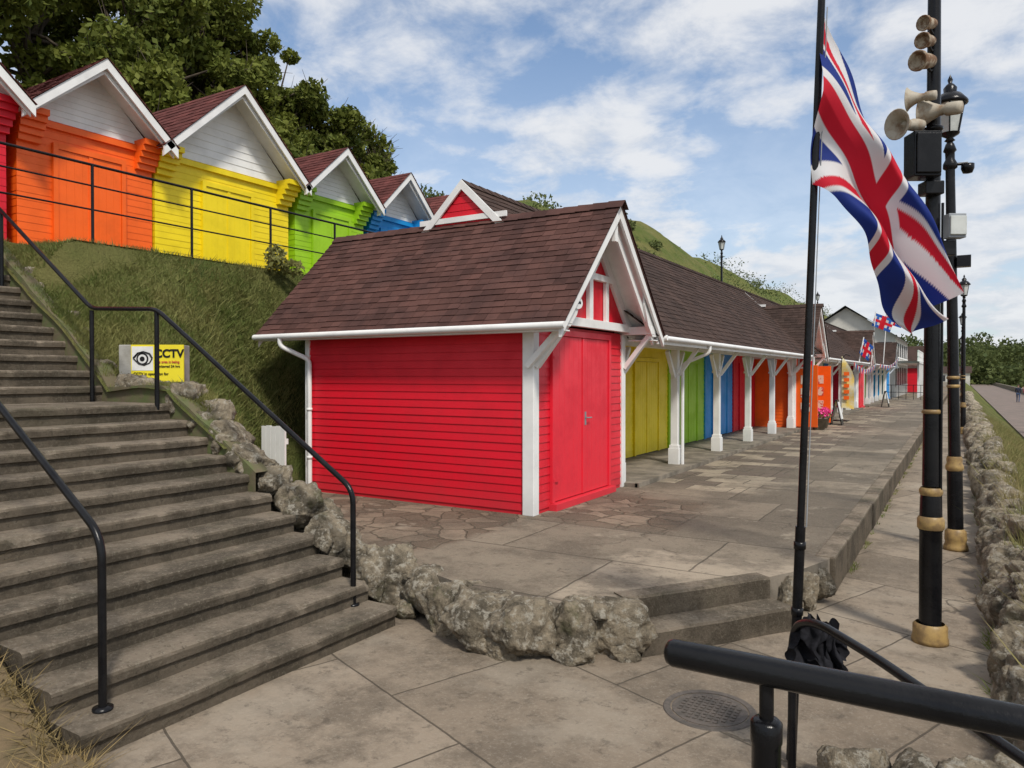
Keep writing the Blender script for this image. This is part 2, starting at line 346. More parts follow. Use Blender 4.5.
def slab(p,q,w0,w1,z0,z1):
    n=16; vs=[];
    for k in range(n+1):
        c=p.lerp(q,k/n); wv=noise.noise(c*3)*.02+noise.noise(c*11)*.008; zz=noise.noise(c*2.3)*.006
        i0=c+nn*w0; i1=c+nn*(w1+wv); i2=c+nn*(w1+.012+wv)
        vs+=[(i0.x,i0.y,z1+zz),(i1.x,i1.y,z1+zz-.002),(i2.x,i2.y,z1-.02+zz),(i2.x,i2.y,z0)]
    mb.add(vs,[(k*4+j,k*4+j+1,(k+1)*4+j+1,(k+1)*4+j) for k in range(n) for j in range(3)])
    mb.add(vs[:4],[(0,3,2,1)]); mb.add(vs[-4:],[(0,1,2,3)])
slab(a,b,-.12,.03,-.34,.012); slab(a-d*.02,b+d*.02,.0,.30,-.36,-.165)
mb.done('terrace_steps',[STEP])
# ------------------------------------------------------------------ stairs
mb=MB(); st=empty('concrete_stairs')
def stepbox(x0,x1,z0,z1,i):
    ny=70; Y0,Y1=2.12,4.66
    vs=[]
    for k in range(ny+1):
        yy=Y0+(Y1-Y0)*k/ny; w=noise.noise(Vector((yy*2,i*7.1,0)))*.008+noise.noise(Vector((yy*11,i*3.1,0)))*.005; zz=noise.noise(Vector((yy*2,i*5.,4)))*.006
        ch=max(0,noise.noise(Vector((yy*7,i*9.7,2)))-.22)*.07
        vs+= [(x0-.05,yy,z1+zz),(x1+w-.010-ch,yy,z1+zz-.001),(x1+.008+w-ch,yy,z1-.008+zz-ch*.4),(x1+.014+w-ch*.6,yy,z1-.024+zz-ch*.4),(x1+.012+w,yy,z1-.07+zz),(x1-.012,yy,z1-.08),(x1-.008+w*.5,yy,z0-.03)]
    fs=[(k*7+m_,(k)*7+m_+1,(k+1)*7+m_+1,(k+1)*7+m_) for k in range(ny) for m_ in range(6)]
    mb.add(vs,fs,0,False)
    mb.add(vs[:7],[(0,6,5,4,3,2,1)],0); mb.add(vs[-7:]+[(x0-.05,Y1,z0-.03)],[(0,1,2,3,4,5,6,7)],0)
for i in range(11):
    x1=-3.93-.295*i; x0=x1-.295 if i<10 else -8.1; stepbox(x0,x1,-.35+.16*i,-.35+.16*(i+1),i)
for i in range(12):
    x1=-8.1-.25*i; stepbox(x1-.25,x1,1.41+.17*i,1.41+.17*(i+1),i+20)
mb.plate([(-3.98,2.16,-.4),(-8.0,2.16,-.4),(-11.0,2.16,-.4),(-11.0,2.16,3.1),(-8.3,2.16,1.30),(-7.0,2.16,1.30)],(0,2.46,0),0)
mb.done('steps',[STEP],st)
def lfn(x,y):
    return stairs_s(x)+.02+ (noise.noise(Vector((x*1.5,y*1.5,5)))*.12) - .06 + .25*sst(y,1.6,-.5)
grid('grass_verge',list(np.arange(-13,-3.2,.15)),list(np.arange(-2,2.2,.14)),lambda x,y: lfn(x,y) if x<-3.95 else -.36+.12*sst(x,-3.3,-3.9)+noise.noise(Vector((x*3,y*3,5)))*.04,pmat('verge_soil',(.17,.12,.07),(.10,.08,.042),1,3,.7,25))
# ------------------------------------------------------------------ grass blades
def blades(name,pts,hmin,hmax,w,mat,lean=.5):
    P=np.array(pts); n=len(P); a=rng.uniform(0,6.283,n); h=rng.uniform(hmin,hmax,n); ww=w*rng.uniform(.6,1.4,n)
    dx=np.cos(a)*ww;dy=np.sin(a)*ww; lx=rng.normal(0,lean,n)*h; ly=rng.normal(0,lean,n)*h
    V=np.zeros((n,3,3)); V[:,0]=P+np.stack([dx,dy,-.01+0*h],1);V[:,1]=P-np.stack([dx,dy,.01+0*h],1);V[:,2]=P+np.stack([lx,ly,h],1)
    me=bpy.data.meshes.new(name); me.vertices.add(3*n); me.vertices.foreach_set('co',V.reshape(-1)); me.loops.add(3*n); me.loops.foreach_set('vertex_index',np.arange(3*n))
    me.polygons.add(n); me.polygons.foreach_set('loop_start',np.arange(n)*3); me.update(calc_edges=True); me.validate(); me.materials.append(mat)
    o=bpy.data.objects.new(name,me); SC.collection.objects.link(o); return o
pts=[]
while len(pts)<60000:
    y=random.uniform(4.7,11); x=random.uniform(-10.6,-4.7)
    if x>foot(y)+.0 and y>5.0: continue
    if y<5 and x>-6.2: continue
    if y>8.1 and x>-9.1: continue
    if y>5.2 and x<-9.95: continue
    dn=noise.noise(Vector((x*1.1,y*1.1,9)))
    if random.random()<.30-dn: continue
    pts.append((x,y,bank(x,y)))
for k in range(3500):
    x=random.uniform(-11,-7.9); pts.append((x,random.uniform(4.66,4.85),bank(x,4.7)+.03))
blades('bank_grass',pts,.025,.085,.006,BLADE,.7)
pts=[]
for k in range(240):
    y=random.uniform(4.9,8.5);x=random.uniform(-9.8,foot(y)-.2)
    for j in range(30):
        xx=x+random.gauss(0,.07);yy=y+random.gauss(0,.07); pts.append((xx,yy,bank(xx,yy)))
blades('bank_weeds',pts,.05,.15,.010,BLADE,.8)
pts=[]
for k in range(14000):
    x=random.uniform(-6.5,-3.3);y=random.uniform(.9,2.12)
    z=lfn(x,y) if x<-3.95 else -.30
    if noise.noise(Vector((x*3,y*3,2)))<-.05: continue
    pts.append((x,y,z))
blades('dry_verge_grass',pts,.03,.12,.004,STRAW,1.3)
pts=[]
for k in range(900):
    y=4+(random.random()**1.6)*40; 
    if noise.noise(Vector((y*1.7,0,0)))<.05: continue
    for j in range(5): pts.append((-.955+random.gauss(0,.015) if random.random()<.6 and y>7.5 else .22+random.gauss(0,.02),y+random.gauss(0,.03),-.35))
blades('path_edge_weeds',pts,.02,.08,.006,BLADE,.8)
# ------------------------------------------------------------------ rocks
mb=MB()
wall=[(-4.42,4.90),(-4.1,4.92),(-3.75,4.76),(-3.35,4.58),(-2.95,4.50),(-2.55,4.58),(-2.28,4.84),(-2.12,5.08)]
P=[Vector((p[0],p[1],0)) for p in wall]
for a_,b_ in zip(P,P[1:]):
    L_=(b_-a_).length; k=max(1,round(L_/.36))
    for i in range(k):
        p=a_.lerp(b_,(i+.5)/k); sz=random.uniform(.21,.26)
        mb.rock((p.x,p.y+.16,-.16+random.uniform(-.02,.01)),(sz,sz*.85,random.uniform(.20,.235)))
        mb.rock((p.x+random.uniform(-.15,.15),p.y+.04,-.31),(.13,.10,.10))
        mb.rock((p.x+random.uniform(-.15,.15),p.y+.25,-.05),(.14,.14,.075))
for p in [(-1.28,6.60,.11),(-1.17,6.84,.12),(-1.08,7.15,.10)]:
    mb.rock((p[0]+.02,p[1],-.20),(p[2],p[2],.17))
mb.done('rock_retaining_wall',[ROCK])
mb=MB(); x=-4.35
while x>-10.2:
    s=random.uniform(.15,.25)*(1 if x>-8.2 else .6); z=stairs_s(x)
    mb.rock((x,4.86+random.uniform(-.03,.07),z-.01),(s,s*.85,s*1.0))
    if random.random()<.6 and x>-7: mb.rock((x+.1,4.72,z-.02),(s*.45,s*.45,s*.5))
    if x>-7: mb.rock((x,4.98+random.uniform(0,.1),z-.25),(s,s,s*1.25))
    if x>-6.8 and random.random()<.8: mb.rock((x,5.05,max(.0,z-.5)),(s,s,s*1.2))
    x-=s*(1.6 if x>-8.2 else 2.6)
for p in [(-7.95,4.85,1.55),(-7.6,4.80,1.5)]: mb.rock(p,(.2,.18,.17))
mb.done('rock_stair_edging',[ROCK])
mb=MB()
for k in range(12):
    x=-4.9-k*.4; mb.rock((x,1.95+random.uniform(-.1,.02),stairs_s(x)+.0),(.19,.14,.15))
for k in range(12): 
    s=random.uniform(.03,.10); mb.rock((random.uniform(-4.2,-3.2),random.uniform(1.3,2.0),-.33),(s,s*.8,s*.7))
mb.done('rock_verge_edging',[ROCK])
mb=MB(); y=4.6; tops=[]
while y<80:
    s=random.uniform(.16,.28)*(1 if y<25 else 1.4); hi=y<11
    mb.rock((.42+random.uniform(-.06,.06),y,-.21+random.uniform(-.03,.05)),(s*.85,s,s*1.05),0,hi)
    if random.random()<.8:
        zz=random.uniform(-.06,.08); mb.rock((.55+random.uniform(-.08,.14),y+.1,zz),(s*.75,s*.9,s*.7),0,hi)
    tops.append((.64+random.uniform(-.05,.1),y)); y+=s*1.5
for p in [(-.42,3.95),(-.18,3.92),(.05,3.98),(.28,4.15),(.45,4.4),(-.3,3.6),(.15,3.6)]:
    mb.rock((p[0],p[1],-.25),(.17,.16,.15))
mb.done('rock_garden_wall',[ROCK])
def sfn(x,y): return -.06-1.04*sst(x,.85,2.5)+noise.noise(Vector((x*2,y*2,2)))*.06
grid('sea_verge',list(np.arange(.5,2.7,.15)),list(np.arange(2,40,.3))+list(np.arange(40,400,6)),sfn,HILL)
pts=[]
for k in range(30000):
    y=4.5+(random.random()**1.8)*32; x=random.uniform(.52,2.1); pts.append((x,y,sfn(x,y)))
blades('sea_verge_grass',pts,.05,.18,.007,SEAG,.8)
pts=[]
for (tx,ty) in tops:
    if ty>40 or random.random()<.2: continue
    for q in range(random.randint(30,150)): 
        xx=tx+random.gauss(0,.08); pts.append((xx,ty+random.gauss(0,.09),-.02))
blades('wall_top_weeds',pts,.08,.34,.006,SEAG,.55)
# ------------------------------------------------------------------ huts : lower terrace
WX=-4.40; BX=-8.19
def door(mb,X,y0,y1,z0,z1,m,mf,n=1):
    mb.box(X,X+.05,y0,y0+.07,z0,z1,mf); mb.box(X,X+.05,y1-.07,y1,z0,z1,mf); mb.box(X,X+.052,y0+.07,y1-.07,z1-.08,z1,mf)
    mid=(y0+y1)/2
    for a,b in ((y0+.075,mid-.004),(mid+.004,y1-.075)):
        k=max(3,round((b-a)/.13)); w=(b-a)/k
        for i in range(k): mb.box(X,X+.03,a+i*w+.001,a+(i+1)*w-.001,z0+.01,z1-.085,m)
    mb.box(X+.03,X+.042,mid-.03,mid+.03,z0+.01,z1-.085,mf)
def post(mb,X,Y,m,lo=True,hi_=True,zt=2.16,z0=.0):
    mb.box(X-.065,X+.065,Y-.065,Y+.065,z0,zt,m)
    mb.box(X-.10,X+.10,Y-.10,Y+.10,z0,z0+.30,m)
    mb.box(X-.085,X+.085,Y-.085,Y+.085,z0+.301,z0+.36,m)
    mb.box(X-.09,X+.09,Y-.09,Y+.09,zt-.42,zt-.37,m)
    for s_,ok in ((-1,lo),(1,hi_)):
        if ok: mb.beam((X,Y+s_*.08,zt-.50),(X,Y+s_*.44,zt-.03),.07,.065,m,(1,0,0))
    mb.beam((X+.07,Y,zt-.46),(X+.42,Y,zt+.02),.065,.065,m,(0,1,0))
def wing(Yc,col,hero=False):
    hut=empty('beach_hut'); hw=1.38; y0,y1=Yc-hw,Yc+hw; C=COLD[col]
    mb=MB()
    mb.box(BX,WX,y0,y1,-.02,2.32,0)
    mb.siding((BX,y0),(WX,y0),.05,2.30,(0,-1),.10,0)
    d0,d1=y0+.42,y1-.52
    mb.siding((WX,y0),(WX,d0),.05,2.30,(1,0),.10,0); mb.siding((WX,d1),(WX,y1),.05,2.30,(1,0),.10,0)
    mb.done('walls',[C],hut)
    mb=MB(); door(mb,WX,d0+.005,d1-.005,.09,2.28,0,0); 
    mb.box(WX,WX+.12,d0-.02,d1+.02,.0,.088,0); mb.done('double_door',[RED2 if col=='r' else C],hut,.003)
    mb=MB(); mid=(d0+d1)/2
    mb.tube([(WX+.042,mid+.07,1.12),(WX+.085,mid+.07,1.12),(WX+.085,mid+.16,1.12)],.009,0,8)
    mb.box(WX+.031,WX+.036,mid+.045,mid+.095,1.02,1.2,0)
    for zz in (.35,1.9):
        mb.box(WX+.051,WX+.056,d0+.03,d0+.16,zz,zz+.04,1)
    mb.done('door_furniture',[GREYB,RED2 if col=='r' else C],hut)
    mb=MB()
    mb.box(WX-.12,WX+.035,y0-.038,y0+.10,.0,2.33,0)
    mb.box(WX-.02,WX+.035,y1-.08,y1+.05,.0,2.33,0)
    mb.box(BX-.03,BX+.05,y0-.032,y0+.05,.0,2.31,0)
    mb.beam((WX-.04,y0-.055,1.80),(WX+.46,y0-.055,2.30),.085,.07,0,(0,1,0))
    mb.beam((WX+.04,y0+.03,1.80),(WX+.46,y0+.03,2.32),.085,.07,0,(0,1,0))
    mb.beam((WX+.04,y1+.0,1.80),(WX+.46,y1+.0,2.32),.085,.07,0,(0,1,0))
    mb.box(WX-.1,-3.90,y0-.06,y0+.08,2.30,2.42,0); mb.box(WX-.1,-3.90,y1-.08,y1+.06,2.30,2.42,0)
    mb.done('corner_posts',[WHT],hut,.006)
    ez,rz,rh=2.30,3.97,1.66
    mb=MB(); gx=WX+.05
    mb.add([(gx,y0,2.34),(gx,y1,2.34),(gx,Yc,3.85)],[(0,1,2)],1)
    k=22; w=(y1-y0)/k
    for i in range(k):
        a=y0+i*w;b=a+w; ha=3.82-abs(a-Yc)*1.09;hb=3.82-abs(b-Yc)*1.09
        mb.add([(gx+.02,a+.003,2.34),(gx+.02,b-.003,2.34),(gx+.02,b-.003,max(2.35,hb)),(gx+.02,a+.003,max(2.35,ha))],[(0,1,2,3)],1)
    g2=gx+.055
    mb.box(gx+.021,gx+.10,y0-.0,y1+.0,2.335,2.45,0)
    mb.beam((g2,Yc,2.451),(g2,Yc,3.70),.11,.06,0,(0,1,0))
    mb.box(gx+.021,gx+.09,Yc-.72,Yc+.72,3.0,3.09,0)
    for s_ in (-1,1):
        mb.beam((g2-.004,Yc+s_*.55,2.45),(g2-.004,Yc+s_*.55,3.0),.09,.052,0,(0,1,0))
        mb.beam((g2+.004,Yc+s_*.06,3.10),(g2+.004,Yc+s_*.40,3.45),.08,.06,0,(0,0,1))
        mb.beam((g2-.01,Yc+s_*1.40,2.42),(g2-.01,Yc,3.85),.16,.05,0,(0,0,1))
    mb.done('gable_timbering',[WHT,C],hut,.004)
    mb=MB()
    for s_ in (-1,1):
        A=Vector((-3.85,Yc+s_*(rh+.03),ez-.06));B=Vector((-3.85,Yc,rz+.0))
        dn=Vector((0,0,-.20)); o=Vector((-.035,0,0))
        mb.plate([A,B,B+dn,A+dn*.55],o,0)
        A2=Vector((-3.94,Yc+s_*(rh-.18),ez-.02));B2=Vector((-3.94,Yc,rz-.19)); dn=Vector((0,0,-.16))
        mb.plate([A2,B2,B2+dn,A2+dn*.8],o,0)
        mb.plate([(-3.905,Yc+s_*1.56,2.27),(-3.905,Yc+s_*1.56,2.36),(-3.905,Yc+s_*1.02,2.90),(-3.905,Yc+s_*1.02,2.72),(-3.905,Yc+s_*1.18,2.42),(-3.905,Yc+s_*1.35,2.27)],(-.03,0,0),0)
        q=[Vector((-3.86,Yc+s_*rh,ez-.045)),Vector((-3.86,Yc,rz-.05)),Vector((WX,Yc,rz-.05)),Vector((WX,Yc+s_*rh,ez-.045))]
        mb.add(q,[(0,1,2,3)],0)
        A=Vector((-8.93,Yc+s_*rh,ez-.03));B=Vector((-8.93,Yc,rz)); dn=Vector((0,0,-.16)); q=[A,B,B+dn,A+dn]; mb.add(q,[(0,1,2,3)],0)
        ye=Yc+s_*rh; xe=-8.92 if s_<0 else -4.3
        mb.box(xe,-3.86,min(ye,ye-s_*.03),max(ye,ye-s_*.03),ez-.10,ez-.005,0)
        yy=ye+s_*.045
        mb.tube([(xe-.05,yy,ez-.045),(-3.80,yy,ez-.035)],.042,0,10)
        mb.box(xe,-3.9,min(ye-s_*.03,Yc+s_*hw),max(ye-s_*.03,Yc+s_*hw),ez-.09,ez-.075,0)
    mb.beam((-3.93,Yc,rz-.22),(-3.93,Yc,rz-.50),.09,.05,0,(0,1,0))
    mb.done('bargeboards_and_gutters',[WHT],hut)
    mb=MB()
    for s_ in (-1,1):
        e0=(-8.95,Yc+s_*rh,ez-.0);e1=(-3.84,Yc+s_*rh,ez-.0);r1=(-3.84,Yc,rz);r0=(-8.95,Yc,rz)
        lo=[Vector(v)+Vector((0,0,-.03)) for v in (e0,e1,r1,r0)]
        mb.add([e0,e1,r1,r0]+lo,[(0,1,2,3),(4,7,6,5),(0,4,5,1),(1,5,6,2),(3,2,6,7),(0,3,7,4)],0)
        mb.shingles((-8.98,Yc+s_*(rh+.03),ez-.025),(-3.82,Yc+s_*(rh+.03),ez-.025),(-3.82,Yc,rz+.01),(-8.98,Yc,rz+.01),20,.17,0)
    x=-8.97
    while x<-3.85:
        for s_ in(-1,1):
            mb.add([(x,Yc,rz+.045),(x+.24,Yc,rz+.035),(x+.24,Yc+s_*.12,rz-.075),(x,Yc+s_*.12,rz-.065)],[(0,1,2,3)],0)
        x+=.225
    mb.done('shingle_roof',[SHB if hero else SHD],hut)
    if hero:
        mb=MB(); ye=y0-.06
        mb.tube(roundpath([(-8.42,Yc-rh-.045,2.25),(-8.42,Yc-rh-.045,2.12),(-8.10,ye,1.92),(-8.10,ye,.02)],.08),.034,0,12)
        for zz in (.5,1.2): mb.lathe([(.034,-.02),(.042,-.02),(.042,.02),(.034,.02)],(-8.10,ye,zz),(0,0,1),0,12)
        mb.done('downpipe',[WHT],hut)
        mb=MB(); n=24; cy,cz=Yc-1.19,2.56; ring=[(-3.90,cy+.13*math.cos(6.283*k/n),cz+.075*math.sin(6.283*k/n)) for k in range(n)]
        mb.plate(ring,(.012,0,0),0); mb.box(-3.887,-3.885,cy-.08,cy+.08,cz-.012,cz+.02,1)
        mb.done('name_plaque',[WHT,BLK],hut)
    return hut
def row(Y0,Y1,cols,rstart,rend):
    r=empty('beach_chalet_row'); nb=len(cols); w=(Y1-Y0)/nb; FX=-5.6
    mb=MB(); mb.box(-8.15,-4.15,Y0,Y1,-.1,.06,0); mb.box(-4.19,-4.13,Y0,Y1,-.1,.068,0); mb.done('plinth',[CONC],r)
    used=sorted(set(cols)); idx={c:i for i,c in enumerate(used)}; mats=[COLD[c] for c in used]+[WHT,WOODU]
    mb=MB(); md=MB()
    mb.box(-8.1,FX-.02,Y0+.02,Y1-.02,.0,2.3,len(used)+1)
    for i,c in enumerate(cols):
        a=Y0+i*w;b=a+w; m=idx[c]; cy=(a+b)/2
        mb.siding((FX,a+.05),(FX,cy-.72),.07,2.3,(1,0),.116,m); mb.siding((FX,cy+.72),(FX,b-.05),.07,2.3,(1,0),.116,m)
        mb.box(FX-.02,FX+.02,cy-.72,cy+.72,2.06,2.3,m)
        door(md,FX+.0,cy-.715,cy+.715,.07,2.055,m,m)
        mb.box(FX-.02,FX+.045,a-.05+(.05 if i==0 else 0),a+.05,.06,2.3,m)
    mb.box(-8.1,-4.05,Y0,Y1,2.30,2.33,len(used))
    mb.done('walls',mats,r); md.done('double_doors',mats,r,.003)
    mb=MB()
    for i in range(nb+1):
        y=Y0+i*w
        if i==0: y+=.06
        if i==nb: y-=.1
        post(mb,-4.5,y,0,i>0,i<nb,2.16,.05)
    mb.box(-4.57,-4.43,Y0,Y1,2.162,2.298,0); mb.done('colonnade_posts',[WHT],r,.005)
    ex=-3.90;rx=-6.35;bx=-8.80;ez=2.30;rz=4.57
    mb=MB()
    q=.70
    for e in (ex,bx):
        o=.02 if e==ex else -.02
        mx=e+(rx-e)*q; mz=ez+(rz-ez)*q; ys=Y0+.12; ymid=rstart+.05
        mb.add([(e,ys,ez),(e,Y1,ez),(mx,rend,mz),(mx,ymid,mz)],[(0,1,2,3)],0)
        mb.add([(mx,rstart,mz),(mx,rend,mz),(rx,rend,rz),(rx,rstart,rz)],[(0,1,2,3)],0)
        tb=.20 if Y0<30 else .5
        mb.shingles((e+o,ys,ez-.015),(e+o,rend-.5,ez-.015),(mx,rend,mz),(mx,ymid,mz),16,tb,0)
        mb.shingles((mx,rstart,mz),(mx,rend,mz),(rx,rend,rz+.01),(rx,rstart,rz+.01),7,tb,0)
    y=rstart
    while y<rend:
        for s_ in(-1,1):
            mb.add([(rx,y,rz+.045),(rx,y+.24,rz+.035),(rx+s_*.12,y+.24,rz-.075),(rx+s_*.12,y,rz-.065)],[(0,1,2,3)],0)
        y+=.225
    mb.done('shingle_roof',[SHD],r)
    mb=MB(); mb.box(ex-.03,ex+.0,Y0+.2,Y1,ez-.13,ez-.012,0); mb.tube([(ex+.045,Y0+.3,ez-.04),(ex+.045,Y1-.2,ez-.04)],.04,0,10)
    mb.tube(roundpath([(ex+.04,Y0+w+.0,ez-.05),(ex+.04,Y0+w,ez-.2),(-4.36,Y0+w,1.9),(-4.36,Y0+w,.05)],.08),.03,0,10)
    mb.done('fascia_and_gutter',[WHT],r)
    mb=MB(); g=rstart+.03; hw=.78
    mb.add([(rx-hw,g,rz-hw-.05),(rx+hw,g,rz-hw-.05),(rx,g,rz-.05)],[(0,1,2)],1)
    for i in range(6):
        z=rz-.20-.11*i; h=(rz-.10-z); mb.box(rx-h+.04,rx+h-.04,g-.014-.001*i,g-.002,z,z+.10,1) if h>.1 else None
    for s_ in(-1,1):
        A=Vector((rx+s_*hw,g-.06,rz-hw*.92+.0));B=Vector((rx,g-.06,rz+.03)); dn=Vector((0,0,-.14)); mb.plate([A,B,B+dn,A+dn],(0,.03,0),0)
    mb.box(rx-hw,rx+hw,g-.05,g-.02,3.98,4.06,0)
    mb.done('end_gable',[WHT,RED],r)
    return r
PER=16.5
wing(9.12,'r',True); row(10.50,10.5+13.74,'yylbr',9.05,25.6)
wing(9.12+PER,'o'); row(10.5+PER,10.5+PER+13.74,'yorlb',9.05+PER,25.6+PER)
wing(9.12+2*PER,'r'); row(10.5+2*PER,10.5+2*PER+13.74,'orbyl',9.05+2*PER,25.6+2*PER)
wing(9.12+3*PER,'b')
# ------------------------------------------------------------------ upper huts
def uphut(Yc,hw,rise,col,X=-11.4,eave=5.42,z0=3.35):
    hut=empty('beach_hut'); C=COLD[col]; w=hw-.13; y0,y1=Yc-w,Yc+w; ov=.5; GX=X+ov; bk=X-2.9; rz=eave+rise
    mb=MB(); mb.box(bk,X,y0,y1,z0,eave,0)
    mb.siding((X,y0),(X,y1),z0,eave-.05,(1,0),.105,0,.0065); mb.siding((bk,y0),(X,y0),z0,eave-.05,(0,-1),.105,0,.0065)
    for i in range(5):
        e=.07*(i+1)*(1 if hw>1.3 else .8); z=eave-.40+.09*i
        for yy,s_ in ((y0,-1),(y1,1)):
            a=yy-s_*.30;b=yy+s_*(.012*(i+1)); mb.box(X-.2,X+e+.03,min(a,b),max(a,b),z,z+.088,0)
    mb.box(X,X+.06,y0+.3,y1-.3,eave-.12,eave-.03,0)
    mb.done('walls',[C],hut)
    mb=MB(); door(mb,X+.012,Yc-.55,Yc+.55,z0+.05,z0+1.75,0,0); mb.done('double_door',[C],hut)
    mb=MB(); k=10
    mb.add([(X-.02,y0,eave),(X-.02,y1,eave),(X-.02,Yc,rz-.1)],[(0,1,2)])
    for i in range(k):
        z=eave+(rise-.1)*i/k; z2=eave+(rise-.1)*(i+1)/k; h1=(w)*(1-(z-eave)/rise); h2=(w)*(1-(z2-eave)/rise)
        mb.add([(X+.012,Yc-h1,z),(X+.012,Yc+h1,z),(X+.003,Yc+h2,z2),(X+.003,Yc-h2,z2),(X,Yc-h1,z),(X,Yc+h1,z)],[(0,1,2,3),(4,5,1,0)])
    for s_ in(-1,1):
        for xx,sh,wd in ((GX,0,.15),(GX-.07,.15,.10)):
            A=Vector((xx,Yc+s_*(hw+.02-sh*.2),eave-.05-sh*.3));B=Vector((xx,Yc,rz-sh*.8)); dn=Vector((0,0,-wd)); mb.plate([A,B,B+dn,A+dn],(-.03,0,0))
        mb.add([(GX-.01,Yc+s_*hw,eave-.06),(GX-.01,Yc,rz-.05),(X,Yc,rz-.05),(X,Yc+s_*hw,eave-.06)],[(0,1,2,3)])
    mb.done('gable',[WHT],hut)
    mb=MB()
    for s_ in(-1,1):
        mb.add([(bk,Yc+s_*hw,eave),(GX,Yc+s_*hw,eave),(GX,Yc,rz),(bk,Yc,rz)],[(0,1,2,3)])
        mb.shingles((bk,Yc+s_*(hw+.03),eave-.04),(GX+.02,Yc+s_*(hw+.03),eave-.04),(GX+.02,Yc,rz+.01),(bk,Yc,rz+.01),12,.18)
    mb.done('shingle_roof',[SHR],hut)
SHR=pmat('red_brown_shingle',(.14,.048,.043),(.09,.033,.030),.95,1.6,.5,90,.24,spec=.12)
uphut(4.10,1.18,1.05,'r',X=-11.3); uphut(6.35,1.15,1.0,'o'); uphut(8.84,1.55,1.43,'y'); uphut(11.42,1.12,1.0,'l'); uphut(13.6,1.08,1.0,'b',X=-11.5); uphut(15.8,1.08,1.0,'o',X=-11.5); uphut(18.0,1.08,1.0,'y',X=-11.5)
mb=MB(); mb.add([(-14,5.3,3.47),(-9.9,5.3,3.47),(-9.9,120,3.47),(-14,120,3.47)],[(0,1,2,3)])
mb.done('upper_path',[CONC])
mb=MB()
y=4.1
for z in (4.52,4.24,3.92): mb.tube([(-9.98,4.05,z),(-9.98,60,z)],.019 if z>4.4 else .012,0,8)
while y<60: mb.tube([(-9.98,y,2.7 if y<5 else 3.4),(-9.98,y,4.52)],.02,0,8); y+=1.5
mb.done('upper_railing',[BLK])
# ------------------------------------------------------------------ stair handrails
mb=MB(); r=.023
mb.tube(roundpath([(-4.25,4.5,-.25),(-4.25,4.5,.76),(-6.89,4.5,2.36),(-8.05,4.5,2.42),(-10.0,4.5,3.70),(-11.8,4.5,4.9)],.12,8),r,0,14)
for x,z,zz in ((-6.89,1.35,2.34),(-8.05,1.35,2.40),(-10.0,2.6,3.68)): mb.tube([(x,4.5,z),(x,4.5,zz)],r,0,12)
mb.lathe([(.0,0.02),(.05,.015),(.05,0)],(-4.25,4.5,-.19),(0,0,1),0,14)
mb.done('stair_handrail',[BLK])
mb=MB()
mb.tube(roundpath([(-4.12,2.35,-.25),(-4.12,2.35,.79),(-7.0,2.35,2.58),(-8.2,2.35,2.6)],.14,8),r,0,14)
mb.tube([(-7.0,2.35,1.3),(-7.0,2.35,2.56)],r,0,12); mb.lathe([(0,.02),(.055,.015),(.055,0)],(-4.12,2.35,-.185),(0,0,1),0,14)
mb.done('stair_handrail',[BLK])
mb=MB(); mb.box(-3,4,-3,1.15,-.34,.1,0); mb.box(-3.0,4,1.151,1.4,-.34,.08,0); mb.done('viewing_platform',[CONC])
mb=MB()
mb.lathe([(0,0),(.012,.001),(.02,.006),(.0245,.016),(.0245,.4),(.0245,2.2)],(-.452,1.28,1.202),(1,0,0),0,28)
mb.lathe([(.012,1.09),(.012,1.19)],(-.275,1.28,0),(0,0,1),0,16)
mb.lathe([(.0,1.122),(.020,1.122),(.026,1.116),(.026,1.085),(.024,1.08),(.024,.1),(.05,.1),(.05,.08)],(-.275,1.28,0),(0,0,1),0,24)
mb.lathe([(.012,1.09),(.012,1.19)],(1.2,1.28,0),(0,0,1),0,16); mb.lathe([(.0,1.122),(.026,1.116),(.024,.1)],(1.2,1.28,0),(0,0,1),0,24)
mb.done('foreground_railing',[BLK])
mb=MB()
mb.tube(roundpath([(-.735,4.02,-.35),(-.735,4.02,.40),(-.60,3.84,.50),(-.3,3.5,.49),(.18,2.91,.45),(1.3,1.6,.38)],.14,8),.021,0,14)
mb.done('curved_handrail',[BLK])
# ------------------------------------------------------------------ flagpole + flag
R2=Vector((.855,.518,0));F2=Vector((-.518,.855,0))
def W(lat,dep,z): v=R2*lat+F2*dep; return Vector((v.x,v.y,z))
mb=MB()
def pole(z): return W(1.481+(z+.35)*.0352,3.9,z)
mb.tube([pole(-.35),pole(1.5),pole(2.6),pole(3.7)],.019,0,12); mb.tube([pole(-.34),pole(.9)],.026,0,12)
mb.lathe([(.0,.05),(.02,.04),(.03,.015),(.02,0)],pole(3.7),(0,0,1),0,12)
for z in (.1,.45,.8): mb.lathe([(.026,-.02),(.031,-.018),(.031,.018),(.026,.02)],pole(z),(0,0,1),0,12)
mb.tube([pole(3.62)+Vector((.03,0,0)),pole(2.5)+Vector((.028,.0,0)),pole(.9)+Vector((.03,0,0))],.003,1,6)
mb.done('flagpole',[BLK,GREYB])
def uj(x,y):
    Rr=(.60,.014,.035);Bb=(.014,.035,.22);Ww=(.72,.72,.73)
    cx,cy=x-30,y-15
    if abs(cx)<3 or abs(cy)<3: return Rr
    if abs(cx)<5 or abs(cy)<5: return Ww
    d1=(cx*1-cy*2)/math.sqrt(5); d2=(cx*1+cy*2)/math.sqrt(5)
    if abs(d1)<3:
        if (cx<0 and 0<d1*1<2) or (cx>0 and -2<d1<0): return Rr
        return Ww
    if abs(d2)<3:
        if (cx<0 and -2<d2<0) or (cx>0 and 0<d2<2): return Rr
        return Ww
    return Bb
